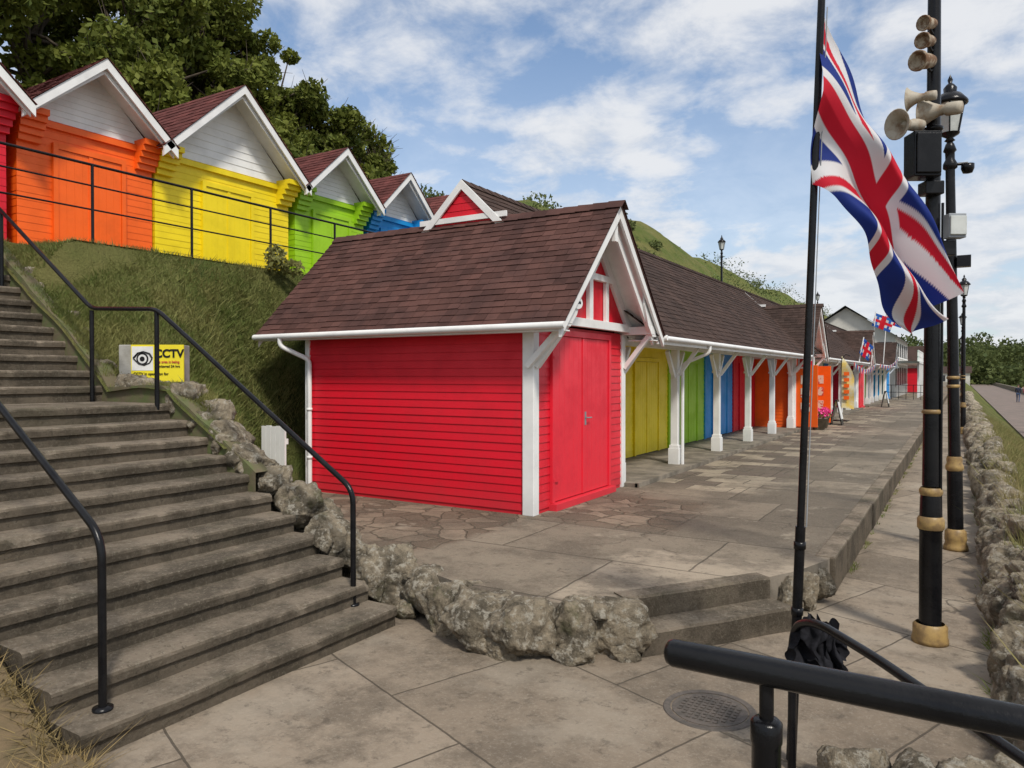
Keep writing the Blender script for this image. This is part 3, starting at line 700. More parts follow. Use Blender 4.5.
def curve(pts,t):
    n=len(pts)-1; f=min(t*n,n-1e-6); i=int(f); u=f-i
    p0=pts[max(i-1,0)];p1=pts[i];p2=pts[i+1];p3=pts[min(i+2,n)]
    return [0.5*((2*b)+(-a+c)*u+(2*a-5*b+4*c-d)*u*u+(-a+3*b-3*c+d)*u**3) for a,b,c,d in zip(p0,p1,p2,p3)]
D0=3.9
TP=[(824,18),(850,64),(869,110),(887,154),(904,200),(922,250),(940,298)]
BP=[(810,186),(832,202),(854,230),(869,262),(883,292),(901,320),(921,336)]
NU,NV=220,110; vs=[];cs=[]
for j in range(NV+1):
    for i in range(NU+1):
        s=i/NU;t=j/NV
        a=curve(TP,s);b=curve(BP,s)
        tt=t+.03*math.sin(6.28*(t*1.0+s*.8))*s
        px=a[0]*(1-tt)+b[0]*tt; py=a[1]*(1-tt)+b[1]*tt
        px-=6*math.sin(math.pi*t)*(1-s)**2
        amp=.03+.12*s**.9
        dep=D0+amp*math.sin(2*math.pi*(1.6*t+.7*s)+.4)+.04*math.sin(7*s+2*t)*s+.015*math.sin(23*s+9*t)+.012*math.sin(31*t+6*s)*s-.06*s
        dep-=.10*(1-abs(2*t-1))*(1-s)**3
        vs.append(tuple(W((px-512)/740*D0,dep,1.7-(py-375)/740*D0))); cs.append(uj(s*60,30-t*30))
fs=[(j*(NU+1)+i,j*(NU+1)+i+1,(j+1)*(NU+1)+i+1,(j+1)*(NU+1)+i) for j in range(NV) for i in range(NU)]
me=bpy.data.meshes.new('union_flag'); me.from_pydata(vs,[],fs); ca=me.color_attributes.new(name='Col',type='FLOAT_COLOR',domain='POINT')
ca.data.foreach_set('color',[k for c in cs for k in (c[0],c[1],c[2],1)]); me.polygons.foreach_set('use_smooth',[True]*len(fs))
m,nt,b=base('flag_cloth'); at=nt.nodes.new('ShaderNodeAttribute'); at.attribute_name='Col'; L(nt,at.outputs['Color'],b.inputs['Base Color']); b.inputs['Roughness'].default_value=.75
t=nt.nodes.new('ShaderNodeBsdfTranslucent'); L(nt,at.outputs['Color'],t.inputs[0]); mx=nt.nodes.new('ShaderNodeMixShader'); mx.inputs[0].default_value=.35
L(nt,b.outputs[0],mx.inputs[1]);L(nt,t.outputs[0],mx.inputs[2]);L(nt,mx.outputs[0],nt.nodes['Material Output'].inputs[0]); me.materials.append(m)
fo=bpy.data.objects.new('union_flag',me); SC.collection.objects.link(fo)
CL=pmat('black_cloth',(.008,.008,.010),(.018,.018,.022),.9,14,.4,60,spec=.15)
mb=MB()
def drape(lat0,lat1,z1,z0,dep,sd,fold=.03):
    nu,nv=40,26; vs=[]
    for j in range(nv+1):
        v=j/nv
        for i in range(nu+1):
            u=i/nu; sp=.45+.55*v**.6
            lat=(lat0+lat1)/2+(lat1-lat0)*(u-.5)*sp
            hem=z0+.10*noise.noise(Vector((u*3,sd,0)))-.03*math.sin(u*7+sd)
            dp=dep+fold*(.4+v)*math.sin(u*11+sd+3*v)+.06*noise.noise(Vector((u*4,v*3,sd)))
            z=z1+(hem-z1)*v+.04*noise.noise(Vector((u*5,v*3,sd+5)))+.06*math.sin(math.pi*u)*(1-v)
            vs.append(W(lat+.02*math.sin(7*v+sd)+.02*noise.noise(Vector((u*3,v*6,sd))),dp,z))
    mb.add(vs,[(j*(nu+1)+i,j*(nu+1)+i+1,(j+1)*(nu+1)+i+1,(j+1)*(nu+1)+i) for j in range(nv) for i in range(nu)],0,True)
drape(1.42,1.70,.39,.12,3.80,1.); drape(1.48,1.76,.36,.18,3.86,4.); drape(1.40,1.60,.42,.22,3.76,7.,.025); drape(1.60,1.74,.36,.06,3.83,9.,.03)
mb.done('tied_black_cloth',[CL])
mb=MB(); IRON=pmat('cast_iron',(.08,.07,.06),(.12,.10,.085),.7,20,.6,60)
o=(-1.30,4.48,-.346)
mb.lathe([(.0,.0),(.225,.0),(.225,-.01)],o,(0,0,1),0,36,False); mb.lathe([(.235,.0),(.275,.002),(.285,-.01)],o,(0,0,1),0,36,False)
for i in range(-5,6):
    for j in range(-5,6):
        if (i*i+j*j)*.0016<.034: mb.box(o[0]+i*.04-.012,o[0]+i*.04+.012,o[1]+j*.04-.012,o[1]+j*.04+.012,o[2]+.001,o[2]+.006,0)
mb.done('manhole_cover',[IRON])
# ------------------------------------------------------------------ lamp posts
def lantern(mb,o,s=1):
    mb.lathe([(.03*s,0),(.06*s,.02*s),(.035*s,.05*s),(.10*s,.09*s),(.11*s,.11*s)],o,(0,0,1),0,16)
    mb.lathe([(.10*s,.11*s),(.165*s,.46*s)],o,(0,0,1),2,6,False)
    u=Vector((0,0,1)).cross(Vector((1,0,0))); w=Vector((0,0,1)).cross(u)
    for k in range(6):
        a=2*math.pi*k/6; dr=u*math.cos(a)+w*math.sin(a); p=Vector(o)
        mb.tube([p+dr*.105*s+Vector((0,0,.11*s)),p+dr*.17*s+Vector((0,0,.46*s))],.009*s,0,6)
    mb.lathe([(.165*s,.455*s),(.195*s,.46*s),(.195*s,.49*s),(.12*s,.58*s),(.07*s,.60*s),(.075*s,.66*s),(.045*s,.70*s),(.02*s,.72*s),(.03*s,.76*s),(.0,.83*s)],o,(0,0,1),0,16)
def lamp(X,Y,z0,topx=0,topy=0,h=4.9,s=1.,name='street_lamp'):
    e=empty(name); mb=MB(); o=Vector((X,Y,z0)); ax=Vector((topx,topy,h))
    prof=[(.0,0),(.13,0),(.13,.03),(.125,.05),(.108,.09),(.116,.12),(.112,.22),(.085,.25)]
    mb.lathe(prof,o,ax,1,24)
    mb.lathe([(.082,.24),(.082,.95)],o,ax,0,24); mb.lathe([(.082,.93),(.095,.95),(.095,.99),(.08,1.02),(.085,1.06),(.075,1.1)],o,ax,1,24)
    mb.lathe([(.065,1.09),(.06,2.2),(.048,h-.1)],o,ax,0,20); mb.lathe([(.048,h-.32),(.075,h-.30),(.075,h-.25),(.05,h-.2),(.05,h-.12),(.07,h-.1),(.045,h-.02),(.03,h)],o,ax,0,20)
    for zz in (1.9,2.0): mb.lathe([(.06,zz),(.07,zz+.01),(.07,zz+.03),(.06,zz+.04)],o,ax,1,20)
    mb.done('column',[BLK,GOLD],e)
    mb=MB(); t=o+ax; lantern(mb,t,s); mb.done('lantern',[BLK,GOLD,LGLASS],e); return e
le=lamp(-.03,10.1,-.35,-.09,-.06,4.76,.95)
mb=MB(); mb.lathe([(0,-.08),(.05,-.07),(.07,-.02),(.07,.03),(0,.04)],(.06,10.12,4.12),(0,0,1),0,14); mb.tube([(-.11,10.05,4.15),(.06,10.12,4.16)],.018,0,8); mb.box(-.04,.10,9.98,10.10,2.95,3.08,0); mb.done('dome_camera',[BLK],le)
for yy in (30,47,75,115): lamp(.1,yy,-.35,0,0,4.7)
for yy in (37,66): lamp(-10.2,yy,3.45,0,0,4.4)
e=empty('loudspeaker_pole'); PX,PY=-.185,6.5; mb=MB(); o=(PX,PY,-.35)
mb.lathe([(0,0),(.128,0),(.128,.03),(.12,.06),(.12,.13),(.10,.15)],o,(0,0,1),1,24)
mb.lathe([(.078,.14),(.078,.85),(.086,.87)],o,(0,0,1),0,24); mb.lathe([(.078,.86),(.094,.88),(.094,.95),(.08,.97)],o,(0,0,1),1,24)
mb.lathe([(.078,.97),(.075,1.1),(.07,1.15)],o,(0,0,1),0,24); mb.lathe([(.074,1.13),(.082,1.15),(.082,1.17),(.07,1.19)],o,(0,0,1),1,24)
mb.lathe([(.062,1.2),(.055,2.5),(.042,5.6)],o,(0,0,1),0,20)
for zz in (1.75,3.0,3.9): mb.lathe([(.054,zz),(.068,zz+.01),(.068,zz+.03),(.054,zz+.04)],o,(0,0,1),0 if zz>2 else 1,20)
mb.tube([(PX+.065,PY-.02,-.2),(PX+.065,PY-.02,3.0)],.010,0,8)
mb.done('column',[BLK,GOLD],e)
mb=MB()
def horn(c,ax,s=1):
    c=Vector(c);ax=Vector(ax).normalized()
    mb.lathe([(0,-.20*s),(.055*s,-.20*s),(.06*s,-.17*s),(.06*s,-.08*s),(.045*s,-.06*s),(.05*s,-.02*s),(.08*s,.05*s),(.11*s,.10*s),(.14*s,.13*s),(.15*s,.135*s),(.14*s,.135*s),(.09*s,.10*s),(.05*s,.05*s),(.04*s,.02*s),(.0,.08*s)],c,ax,0,22)
P0=Vector((PX,PY,0))
def off(l,dp,z): return P0+R2*l+F2*dp+Vector((0,0,z))
for px,py,ax,s in ((908,97,(-.7,.6,.05),.58),(896,124,(-.9,-.35,-.1),.75),(927,110,(-.6,.7,.1),.80)):
    l=(px-932)/740*5.5; z=1.7-(py-375)/740*5.5
    horn(off(l,-.12,z),R2*ax[0]+F2*ax[1]+Vector((0,0,ax[2])),s)
    mb.tube([off(0,0,z-.02),off(l,-.10,z-.02)],.014,1,8)
mb.done('horn_speakers',[GREYM,BLK],e)
# stacked floodlight heads near the top of the pole
mb=MB()
for zz,l,a,s in ((4.05,-.13,-.9,1.0),(4.20,-.11,-.7,.8),(4.33,-.10,-.9,.75)):
    c=off(l,-.09,zz); ax=R2*a+F2*(-.45)+Vector((0,0,-.15))
    mb.lathe([(0,-.10*s),(.045*s,-.095*s),(.055*s,-.05*s),(.06*s,.03*s),(.075*s,.05*s),(.075*s,.075*s),(.065*s,.075*s),(.05*s,.04*s),(0,.035*s)],c,ax,0,16)
    mb.tube([off(0,0,zz-.03),off(l*.5,-.06,zz-.06),c],.012,1,8)
mb.done('floodlight_heads',[pmat('rusty_metal',(.16,.09,.05),(.38,.32,.24),.8,14,lo=.42,hi=.6),BLK],e)
mb=MB(); z1=1.7-(133-375)/740*5.5; z0=1.7-(178-375)/740*5.5
def obox(l0,l1,d0,d1,za,zb,m=0):
    vs=[off(l,d,z) for z in (za,zb) for l,d in ((l0,d0),(l1,d0),(l1,d1),(l0,d1))]; mb.add(vs,[(0,3,2,1),(4,5,6,7),(0,1,5,4),(1,2,6,5),(2,3,7,6),(3,0,4,7)],m)
obox(-.25,-.05,-.20,-.04,z0,z1); obox(-.24,-.06,-.22,-.201,z0+.02,z1-.02); obox(-.12,.02,-.12,0,z0-.11,z0-.01)
mb.done('speaker_cabinet',[BLK],e,.008)
mb=MB(); obox(.03,.16,-.16,-.08,2.72,2.90,0); obox(.035,.155,-.175,-.161,2.74,2.88,1); obox(.02,.12,-.1,-.02,2.60,2.71,2)
mb.done('led_floodlight',[GREYB,LGLASS,BLK],e,.005)
# ------------------------------------------------------------------ CCTV sign
e=empty('cctv_sign'); c=Vector((-7.72,5.02,1.62))
def fr(l,d,z): v=c+R2*l+F2*d; return Vector((v.x,v.y,c.z+z))
mb=MB()
def fbox(mb,l0,l1,d0,d1,za,zb,m=0):
    vs=[fr(l,d,z) for z in (za,zb) for l,d in ((l0,d0),(l1,d0),(l1,d1),(l0,d1))]; mb.add(vs,[(0,3,2,1),(4,5,6,7),(0,1,5,4),(1,2,6,5),(2,3,7,6),(3,0,4,7)],m)
fbox(mb,-.42,.26,.02,.3,-.3,.42); mb.done('concrete_block',[pmat('grey_block',(.36,.35,.32),(.26,.25,.22),.9,5,.4,40)],e,.01)
SY=pmat('sign_yellow',(.78,.66,.03),(.74,.62,.03),.5); SK=pmat('sign_black',(.01,.01,.01),None,.5); SWt=pmat('sign_white',(.75,.75,.72),None,.5); SRd=pmat('sign_red',(.5,.05,.05),None,.5)
mb=MB(); fbox(mb,-.27,.32,.0,.018,.0,.42,0); fbox(mb,-.26,-.02,-.003,-.001,.13,.40,2)
for m_,rr,dd in ((1,.068,.005),(2,.05,.007),(1,.028,.009)):
    mb.lathe([(0,0),(rr,0)],fr(-.14,-dd,.26),tuple(-F2),m_,24)
mb.tube([fr(-.24,-.006,.27),fr(-.19,-.006,.325),fr(-.13,-.006,.34),fr(-.06,-.006,.32),fr(-.03,-.006,.27)],.010,1,6)
mb.tube([fr(-.24,-.006,.265),fr(-.18,-.006,.205),fr(-.12,-.006,.19),fr(-.06,-.006,.215),fr(-.03,-.006,.265)],.007,1,6)
mb.done('board',[SY,SK,SWt],e)
def text(s,size,l,z,mat,par,bold=.02):
    cu=bpy.data.curves.new('lettering','FONT'); cu.body=s; cu.size=size; cu.extrude=.001; cu.offset=size*bold; o=bpy.data.objects.new('lettering',cu); SC.collection.objects.link(o)
    p=fr(l,-.006,z); o.matrix_world=Matrix(((R2.x,0,-F2.x,p.x),(R2.y,0,-F2.y,p.y),(0,1,0,p.z),(0,0,0,1))); cu.materials.append(mat); 
    o.parent=par; return o
text('CCTV',.125,-.005,.28,SK,e,.035); text('This area is being',.040,-.005,.215,SRd,e); text('monitored 24 hrs',.040,-.005,.165,SK,e); text('CCTV in operation for',.042,-.24,.08,SK,e); text('public safety',.042,-.24,.03,SK,e)
mb=MB()
for i in range(5): mb.box(-8.80+i*.1,-8.71+i*.1,7.40,7.43,-.02,.95+.01*(i%2),0)
mb.box(-8.80,-8.30,7.431,7.46,.7,.78,0); mb.box(-8.80,-8.30,7.431,7.46,.1,.18,0); mb.done('white_fence_panel',[WHT])
# ------------------------------------------------------------------ trees
def leaves(name,clumps,mat,parent=None,size=.12):
    allV=[]
    for (cx,cy,cz,rx,ry,rz,nn_) in clumps:
        n=nn_; u=rng.normal(size=(n,3)); u/=np.linalg.norm(u,axis=1)[:,None]; r=rng.uniform(.45,1.05,n)**.6
        p=u*r[:,None]*np.array([rx,ry,rz])+np.array([cx,cy,cz])+rng.normal(0,.08*rx,(n,3))
        a=rng.normal(size=(n,3)); a/=np.linalg.norm(a,axis=1)[:,None]; b=np.cross(a,rng.normal(size=(n,3))); b/=np.linalg.norm(b,axis=1)[:,None]
        s=size*rng.uniform(.5,1.3,n)[:,None]
        allV.append(np.stack([p-a*s,p-b*s*.55,p+a*s,p+b*s*.55],1))
    V=np.concatenate(allV); n=len(V); me=bpy.data.meshes.new(name); me.vertices.add(4*n); me.vertices.foreach_set('co',V.reshape(-1)); me.loops.add(4*n); me.loops.foreach_set('vertex_index',np.arange(4*n))
    me.polygons.add(n); me.polygons.foreach_set('loop_start',np.arange(n)*4); me.update(calc_edges=True); me.validate(); me.materials.append(mat)
    o=bpy.data.objects.new(name,me); SC.collection.objects.link(o); o.parent=parent; return o
def tree(X,Y,top,rad,dens=1.,thin=False):
    e=empty('tree'); zb=bank(X,Y)-.3; h=top-zb; mb=MB()
    trunk=[(X,Y,zb),(X+.1,Y+.1,zb+h*.3),(X-.1,Y+.15,zb+h*.6)]; mb.tube(trunk,.22,0,8,True,.1)
    cl=[]
    k=int(42*dens)
    for i in range(k):
        a=random.uniform(0,6.28); rr=rad*math.sqrt(random.random()); zz=zb+h*(.22+.66*random.random()); lim=1-.6*max(0,(zz-zb)/h-.45)/.45
        px,py=X+math.cos(a)*rr*lim,Y+math.sin(a)*rr*lim
        s=random.uniform(.30,.85)*rad*.34; cl.append((px,py,zz,s,s,s*.7,int((150 if thin else 420)*(s/rad/.2)**1.3)))
        b0=Vector(trunk[1]).lerp(Vector(trunk[2]),random.random()); mid=b0.lerp(Vector((px,py,zz)),.5)+Vector((0,0,.2)); mb.tube([b0,mid,(px,py,zz+s*.4)],.07,0,5,False,.015)
        for q in range(9 if thin else 2):
            d=Vector((random.gauss(0,1),random.gauss(0,1),abs(random.gauss(0,1)))).normalized(); mb.tube([(px,py,zz),Vector((px,py,zz))+d*s*1.7],.016,0,4,False,.005)
    mb.done('trunk_and_limbs',[BARK],e); leaves('crown',cl,LEAF,e,.105)
for T in [(-21,6.5,13.6,2.8),(-20,9.5,12.8,2.9),(-19.5,12.2,13.5,2.9),(-20.5,14.6,14.6,3.0),(-20,16.8,14.0,2.7),(-20,19.0,12.6,2.4),(-17.5,11,9.6,2.2),(-17.5,14,9.6,2.2),(-17.5,17,9.4,2.0),(-18,20.5,9.6,1.8)]: tree(*T)
tree(-20,21.2,11.8,1.9,.7,True); tree(-20.5,23.0,11.2,1.6,.5,True)
cl=[]
for i in range(110):
    y=random.uniform(24,75); x=random.uniform(-33,-16); s=random.uniform(.4,1.2); cl.append((x,y,bank(x,y)+s*.3,s*1.3,s*1.3,s*.8,200))
for i in range(150):
    y=random.uniform(70,330); x=random.uniform(-40,-18); s=random.uniform(.8,2.0); cl.append((x,y,bank(x,y)+s*.1,s*1.8,s*2.2,s*.7,120))
for i in range(30):
    y=random.uniform(0,24); x=random.uniform(-16.5,-15); s=random.uniform(.6,1.0); cl.append((x,y,bank(x,y)+s*.5,s*1.3,s*1.3,s,260))
leaves('hillside_scrub',cl,LEAFD,None,.17)
grid('headland_hill',list(np.linspace(-120,90,46)),list(np.linspace(270,520,26)),lambda x,y:-2+15*sst(y,270,370)*sst(x,88,40)+noise.noise(Vector((x*.03,y*.03,0)))*2,HILL)
cl=[]
for i in range(260):
    x=random.uniform(-30,85); y=random.uniform(225,330); s=random.uniform(2.4,4.6)*(.7 if x>60 else 1); zt=random.uniform(0,1)
    hz_=(y-225)/105*5
    cl.append((x,y,hz_+zt*(9.5 if x<62 else 3)+noise.noise(Vector((x*.1,0,0)))*3-1,s*1.2,s*1.2,s,220))
leaves('distant_trees',cl,LEAFD,None,.65)
cl=[(-9.75,8.5,3.65,.16,.16,.22,260),(-9.6,8.7,3.5,.2,.2,.12,200)]; leaves('bank_shrub',cl,BLADE,None,.05)
# ------------------------------------------------------------------ cafe building
e=empty('cafe_building'); mb=MB(); CR=paint('cream_render',(.62,.60,.55),.7); 
mb.box(-11,-4.2,62.5,78,0,4.7,0); mb.add([(-4.2,62.5,4.7),(-11,62.5,4.7),(-7.6,62.5,6.9),(-4.2,78,4.7),(-11,78,4.7),(-7.6,78,6.9)],[(0,1,2),(3,5,4)],0)
mb.done('walls',[CR],e)
mb=MB(); 
for s_ in(0,1):
    xe=-3.8 if s_ else -11.4; mb.add([(xe,62,4.45),(xe,78.4,4.45),(-7.6,78.4,7.05),(-7.6,62,7.05)],[(0,1,2,3)],0)
mb.done('roof',[pmat('slate',(.11,.12,.13),(.08,.085,.095),.7,2)],e)
mb=MB()
for i in range(6):
    y=63.2+i*2.4
    for z0,z1 in ((.9,2.3),(3.1,4.2)):
        mb.box(-4.2,-4.15,y,y+1.5,z0,z1,0); mb.box(-4.15,-4.12,y+.72,y+.78,z0,z1,1); mb.box(-4.15,-4.1,y-.08,y+1.58,z0-.08,z0,1)
for i in range(2): mb.box(-6.9+i*1.5,-5.9+i*1.5,62.45,62.5,3.0,4.2,0)
mb.done('windows',[GLASS,WHT],e)
mb=MB(); mb.box(-4.1,-2.6,62.6,77.8,2.6,2.75,0); 
for i in range(8): mb.box(-2.72,-2.62,62.7+i*2.1,62.8+i*2.1,0,3.55,0)
mb.box(-2.7,-2.64,62.6,77.8,3.5,3.56,0); mb.box(-2.7,-2.64,62.6,77.8,3.1,3.14,0)
mb.done('balcony',[WHT],e)
mb=MB(); mb.add([(-4.1,60.6,3.1),(-1.9,60.6,2.5),(-1.9,63,2.5),(-4.1,63,3.1)],[(0,1,2,3)]); mb.done('green_awning',[paint('awning_green',(.02,.25,.12))],e)
for i,cc in enumerate('rybolryo'):
    h=empty('beach_hut'); mb=MB(); y=81+i*6; mb.box(-7,-3,y,y+4.5,0,2.5,0); mb.add([(-3,y,2.5),(-3,y+4.5,2.5),(-3,y+2.25,4.4)],[(0,1,2)],1); mb.done('walls',[COLD[cc],WHT],h)
    mb=MB(); 
    for s_ in(-1,1): mb.add([(-2.6,y+2.25+s_*2.5,2.35),(-7.2,y+2.25+s_*2.5,2.35),(-7.2,y+2.25,4.55),(-2.6,y+2.25,4.55)],[(0,1,2,3)])
    mb.done('roof',[SHD],h)
for k,(x,y,w,d,h) in enumerate(((-5,205,7,10,2.2),)):
    b_=empty('distant_building'); mb=MB(); mb.box(x,x+w,y,y+d,-1.5,h,0); mb.done('walls',[CR],b_)
    mb=MB(); mb.add([(x-.4,y-.4,h),(x+w+.4,y-.4,h),(x+w+.4,y+d/2,h+1.6),(x-.4,y+d/2,h+1.6),(x-.4,y+d,h),(x+w+.4,y+d,h)],[(0,1,2,3),(3,2,5,4)],0); mb.done('roof',[SHD],b_)
    mb=MB(); 
    for i in range(3): mb.box(x+1+i*(w-2)/3,x+2+i*(w-2)/3,y-.03,y,.2,1.6,0)
    mb.done('windows',[GLASS],b_)
# ------------------------------------------------------------------ things in front of the far chalets
mb=MB(); bx,by=-3.75,29.6
mb.tube([(bx,by,0),(bx,by,1.8),(bx+.02,by,2.3),(bx+.15,by,2.45),(bx+.3,by,2.4)],.015,1,8)
n=14; vs=[]
for i in range(n+1):
    z=.5+1.9*i/n; wdt=.42*math.sin(min(1,(1.02-i/n)*2.2)*1.57); vs+=[(bx+.02,by,z),(bx+.02+wdt,by+.05*math.sin(i),z-.05)]
mb.add(vs,[(2*i,2*i+1,2*i+3,2*i+2) for i in range(n)],0,True); mb.box(bx-.25,bx+.25,by-.25,by+.25,0,.04,1)
for i in range(5): mb.box(bx+.10,bx+.28,by-.06,by-.055,.8+i*.22,.93+i*.22,2)
mb.done('feather_banner',[pmat('banner_cloth',(.62,.60,.45),(.7,.5,.1),.8,3),BLK,ORG])
def aboard(x,y,c):
    mb=MB()
    for s_ in(-1,1):
        mb.beam((x+s_*.02,y,.85),(x+s_*.18,y,.0),.5,.03,0,(0,1,0)); mb.beam((x+s_*.045,y,.78),(x+s_*.165,y,.2),.4,.03,1,(0,1,0))
    mb.done('a_board_sign',[BLK,c])
aboard(-3.6,27.4,SWt); aboard(-3.4,44,SWt)
def planter(x,y):
    e=empty('flower_planter'); mb=MB(); mb.lathe([(0,.0),(.17,0),(.24,.34),(.26,.34),(.26,.38),(.22,.38),(.20,.33),(0,.33)],(x,y,0),(0,0,1),0,18); mb.done('pot',[CONC],e)
    PK=pmat('pink_petals',(.75,.03,.22),(.8,.1,.35),.6,20); leaves('flowers',[(x,y,.5,.3,.3,.15,260)],PK,e,.045); leaves('greenery',[(x,y,.42,.27,.27,.14,200)],BLADE,e,.05)
planter(-3.75,24.6); planter(-3.8,25.5)
mb=MB(); mb.box(-4.3,-3.82,24.22,24.26,1.9,2.25,0); mb.box(-4.25,-3.87,24.21,24.219,1.95,2.2,1); mb.done('hanging_sign',[SWt,RED])
mb=MB()
for k,(y,c_) in enumerate(((24.3,0),(26.95,0))):
    mb.beam((-4.38,y,1.05),(-3.72,y-.12,1.05),1.9,.04,c_,(0,0,1))
    for zz in (.7,1.15,1.55): mb.beam((-4.22,y-.055,zz),(-3.95,y-.105,zz),.28,.01,1,(0,0,1))
mb.done('open_kiosk_doors',[ORG,pmat('poster_paper',(.65,.6,.5),(.5,.1,.08),.6,6,lo=.5,hi=.55)])
mb=MB()
for x in np.arange(-5,-1.2,.45): mb.tube([(x,58,0),(x,58,1.0)],.02,0,6)
for z in (.5,1.0): mb.tube([(-5,58,z),(-1.3,58,z)],.022,0,6)
for y in np.arange(58,76,1.5): mb.tube([(-1.3,y,0),(-1.3,y,1.0)],.02,0,6)
for z in (.5,1.0): mb.tube([(-1.3,58,z),(-1.3,75,z)],.022,0,6)
mb.done('far_railing',[BLK])
FB=pmat('flag_blue',(.02,.05,.3),(.02,.15,.5),.8)
for k,(x,y,zt,L_) in enumerate(((-4.0,43.0,5.0,.11),(-4.0,50,5.6,.12),(-3.9,36.5,3.4,.05))):
    e=empty('small_flag'); mb=MB(); mb.tube([(x,y,2.2),(x+.2,y,zt)],.025,0,8); mb.done('staff',[WHT],e)
    mb=MB(); vs=[]
    for i in range(9):
        for j in range(6): vs.append((x+.2-.04*j+ i*L_,y+.12*math.sin(i*1.1+j*.4),zt-.05-j*.13-i*.05))
    mb.add(vs,[(i*6+j,(i+1)*6+j,(i+1)*6+j+1,i*6+j+1) for i in range(8) for j in range(5)],0,True)
    o=mb.done('cloth',[FB,SWt,RED],e)
    for p in o.data.polygons:
        a,b=p.index//5,p.index%5; p.material_index=2 if (b==2 or a in(3,4)) else (1 if (b in(1,3) and a in (0,2,5,7)) else 0)
mb=MB()
for (a,b) in (((-3.7,33,2.25),(-3.7,42,2.25)),((-3.7,44.5,2.3),(-3.6,57,2.9))):
    a=Vector(a);b=Vector(b); P_=[a.lerp(b,i/24)-Vector((0,0,.3*math.sin(math.pi*i/24))) for i in range(25)]; mb.tube(P_,.006,0,4)
    for i in range(24):
        p=P_[i];q=P_[i+1]; mb.add([p,q,(p+q)/2-Vector((0.02,0,.26))],[(0,1,2)],1+i%3)
mb.done('bunting',[SWt,RED,SWt,FB])
mb=MB()
mb.lathe([(0,0),(.24,0),(.27,.03),(.27,.95),(.3,.97),(.3,1.02),(.22,1.15),(.0,1.2)],(3.0,42,-1.0),(0,0,1),0,20); mb.box(2.75,2.8,41.9,42.1,-.22,-.05,0)
mb.done('litter_bin',[pmat('bin_black',(.03,.03,.035),None,.5)])
def person(x,y,z,yaw,top,leg,skin,step=.2):
    e=empty('person'); 
    def sk(name,vv,ee,rad,mat):
        me=bpy.data.meshes.new(name); me.from_pydata(vv,ee,[]); o=bpy.data.objects.new(name,me); SC.collection.objects.link(o); o.parent=e
        s=o.modifiers.new('s','SKIN'); 
        for i,rr in enumerate(rad): me.skin_vertices[0].data[i].radius=(rr,rr)
        me.skin_vertices[0].data[0].use_root=True
        q=o.modifiers.new('q','SUBSURF'); q.levels=1;q.render_levels=2; me.materials.append(mat); return o
    sk('legs',[(0,0,.92),(0,.1,.86),(step*.5,.1,.48),(step*.3-.1,.1,.08),(step*.3+.08,.1,.04),(0,-.1,.86),(-step*.4,-.1,.48),(-step-.1,-.1,.1),(-step+.06,-.1,.05)],[(0,1),(1,2),(2,3),(3,4),(0,5),(5,6),(6,7),(7,8)],[.12,.09,.06,.045,.035,.09,.06,.045,.035],leg)
    sk('torso',[(0,0,.95),(0,0,1.15),(.01,0,1.38),(0,.18,1.42),(.03,.22,1.15),(.15,.2,.95),(0,-.18,1.42),(-.03,-.22,1.15),(.05,-.2,.92)],[(0,1),(1,2),(2,3),(3,4),(4,5),(2,6),(6,7),(7,8)],[.13,.12,.13,.065,.05,.04,.065,.05,.04],top)
    sk('head',[(.01,0,1.45),(.01,0,1.53),(.02,0,1.62),(.01,0,1.70)],[(0,1),(1,2),(2,3)],[.05,.05,.095,.07],skin)
    mb=MB(); mb.rock((0,0,1.69),(.095,.09,.075),0,False); mb.done('hair',[BARK],e)
    e.location=(x,y,z); e.rotation_euler=(0,0,yaw)
SKIN=pmat('skin',(.5,.3,.22),None,.6); DK=pmat('dark_jacket',(.03,.035,.06),None,.8); JN=pmat('jeans',(.05,.08,.15),None,.8); PKC=pmat('pink_top',(.6,.15,.2),None,.8)
person(4.9,88,-1,1.4,DK,JN,SKIN); person(5.6,88.6,-1,1.7,PKC,DK,SKIN,.1)
# ------------------------------------------------------------------ sky, sun, camera
sun_az=Vector((.78,-.63)); el=math.radians(50)
w=bpy.data.worlds.new('World'); SC.world=w; w.use_nodes=True; nt=w.node_tree; bg=nt.nodes['Background']
sk=nt.nodes.new('ShaderNodeTexSky'); sk.sky_type='NISHITA'; sk.sun_disc=False; sk.sun_elevation=el; sk.sun_rotation=math.atan2(sun_az.x,sun_az.y)
sk.air_density=1.0; sk.dust_density=.8; sk.ozone_density=2.0
g=nt.nodes.new('ShaderNodeTexCoord').outputs['Generated']; sp=nt.nodes.new('ShaderNodeSeparateXYZ'); L(nt,g,sp.inputs[0])
zz=math1(nt,'ADD',math1(nt,'MAXIMUM',sp.outputs[2],0.0),.30)
cb=nt.nodes.new('ShaderNodeCombineXYZ'); L(nt,math1(nt,'DIVIDE',sp.outputs[0],zz),cb.inputs[0]); L(nt,math1(nt,'DIVIDE',sp.outputs[1],zz),cb.inputs[1]); L(nt,math1(nt,'MULTIPLY',sp.outputs[2],1.2),cb.inputs[2])
mpn=nset(nt,'ShaderNodeMapping'); mpn.inputs['Location'].default_value=(1.7,.4,3.3); L(nt,cb.outputs[0],mpn.inputs[0]); cv=mpn.outputs[0]
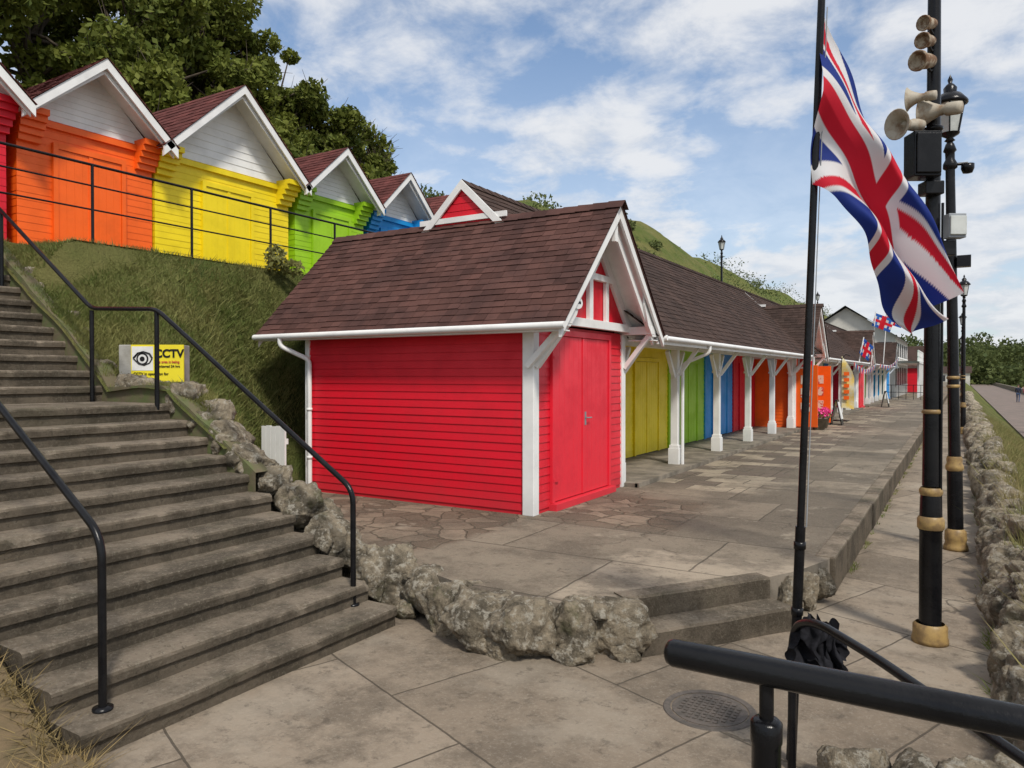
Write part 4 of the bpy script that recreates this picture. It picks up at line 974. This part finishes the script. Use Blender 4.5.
n1=nset(nt,'ShaderNodeTexNoise',Scale=1.5,Detail=10,Roughness=.58,Distortion=.12); L(nt,cv,n1.inputs['Vector']); n1=n1.outputs['Fac']
n2=nset(nt,'ShaderNodeTexNoise',Scale=6.0,Detail=10,Roughness=.62,Distortion=.25); L(nt,cv,n2.inputs['Vector']); n2=n2.outputs['Fac']
n3=nz(nt,cv,.7,2,.5)
cl_=math1(nt,'ADD',math1(nt,'MULTIPLY',n1,.60),math1(nt,'ADD',math1(nt,'MULTIPLY',n2,.25),math1(nt,'MULTIPLY',n3,.28)))
mask=ramp(nt,cl_,.435,.60)
hz=ramp(nt,sp.outputs[2],.55,.0); mask=math1(nt,'MAXIMUM',mask,math1(nt,'MULTIPLY',hz,.68))
thin=math1(nt,'MULTIPLY_ADD',ramp(nt,n2,.40,.65),.25,.10); mask=math1(nt,'MAXIMUM',mask,thin)
shade=ramp(nt,n2,.35,.62); ccol=mixc(nt,shade,(5.1,5.4,5.9),(6.4,6.5,6.7))
col=mixc(nt,math1(nt,'MULTIPLY',mask,.94),mixc(nt,1.0,sk.outputs[0],(1.0,1.12,1.18),'MULTIPLY'),ccol); L(nt,col,bg.inputs[0]); bg.inputs[1].default_value=.13
sl=bpy.data.lights.new('sun','SUN'); sl.energy=3.3; sl.angle=math.radians(8.0); sl.color=(1,.94,.85); so=bpy.data.objects.new('sun',sl); SC.collection.objects.link(so)
sd=Vector((sun_az.x*math.cos(el),sun_az.y*math.cos(el),math.sin(el))); so.rotation_euler=sd.to_track_quat('Z','Y').to_euler()
cam=bpy.data.cameras.new('camera'); cam.lens=26; cam.sensor_width=36; cam.clip_end=6000; cam.clip_start=.05
co_=bpy.data.objects.new('camera',cam); SC.collection.objects.link(co_); co_.location=(0,0,1.7)
fw=Vector((-.518,.855,-9/740.)).normalized(); co_.rotation_euler=fw.to_track_quat('-Z','Y').to_euler(); SC.camera=co_
SC.view_settings.view_transform='Standard'; SC.view_settings.look='None'; SC.view_settings.exposure=0
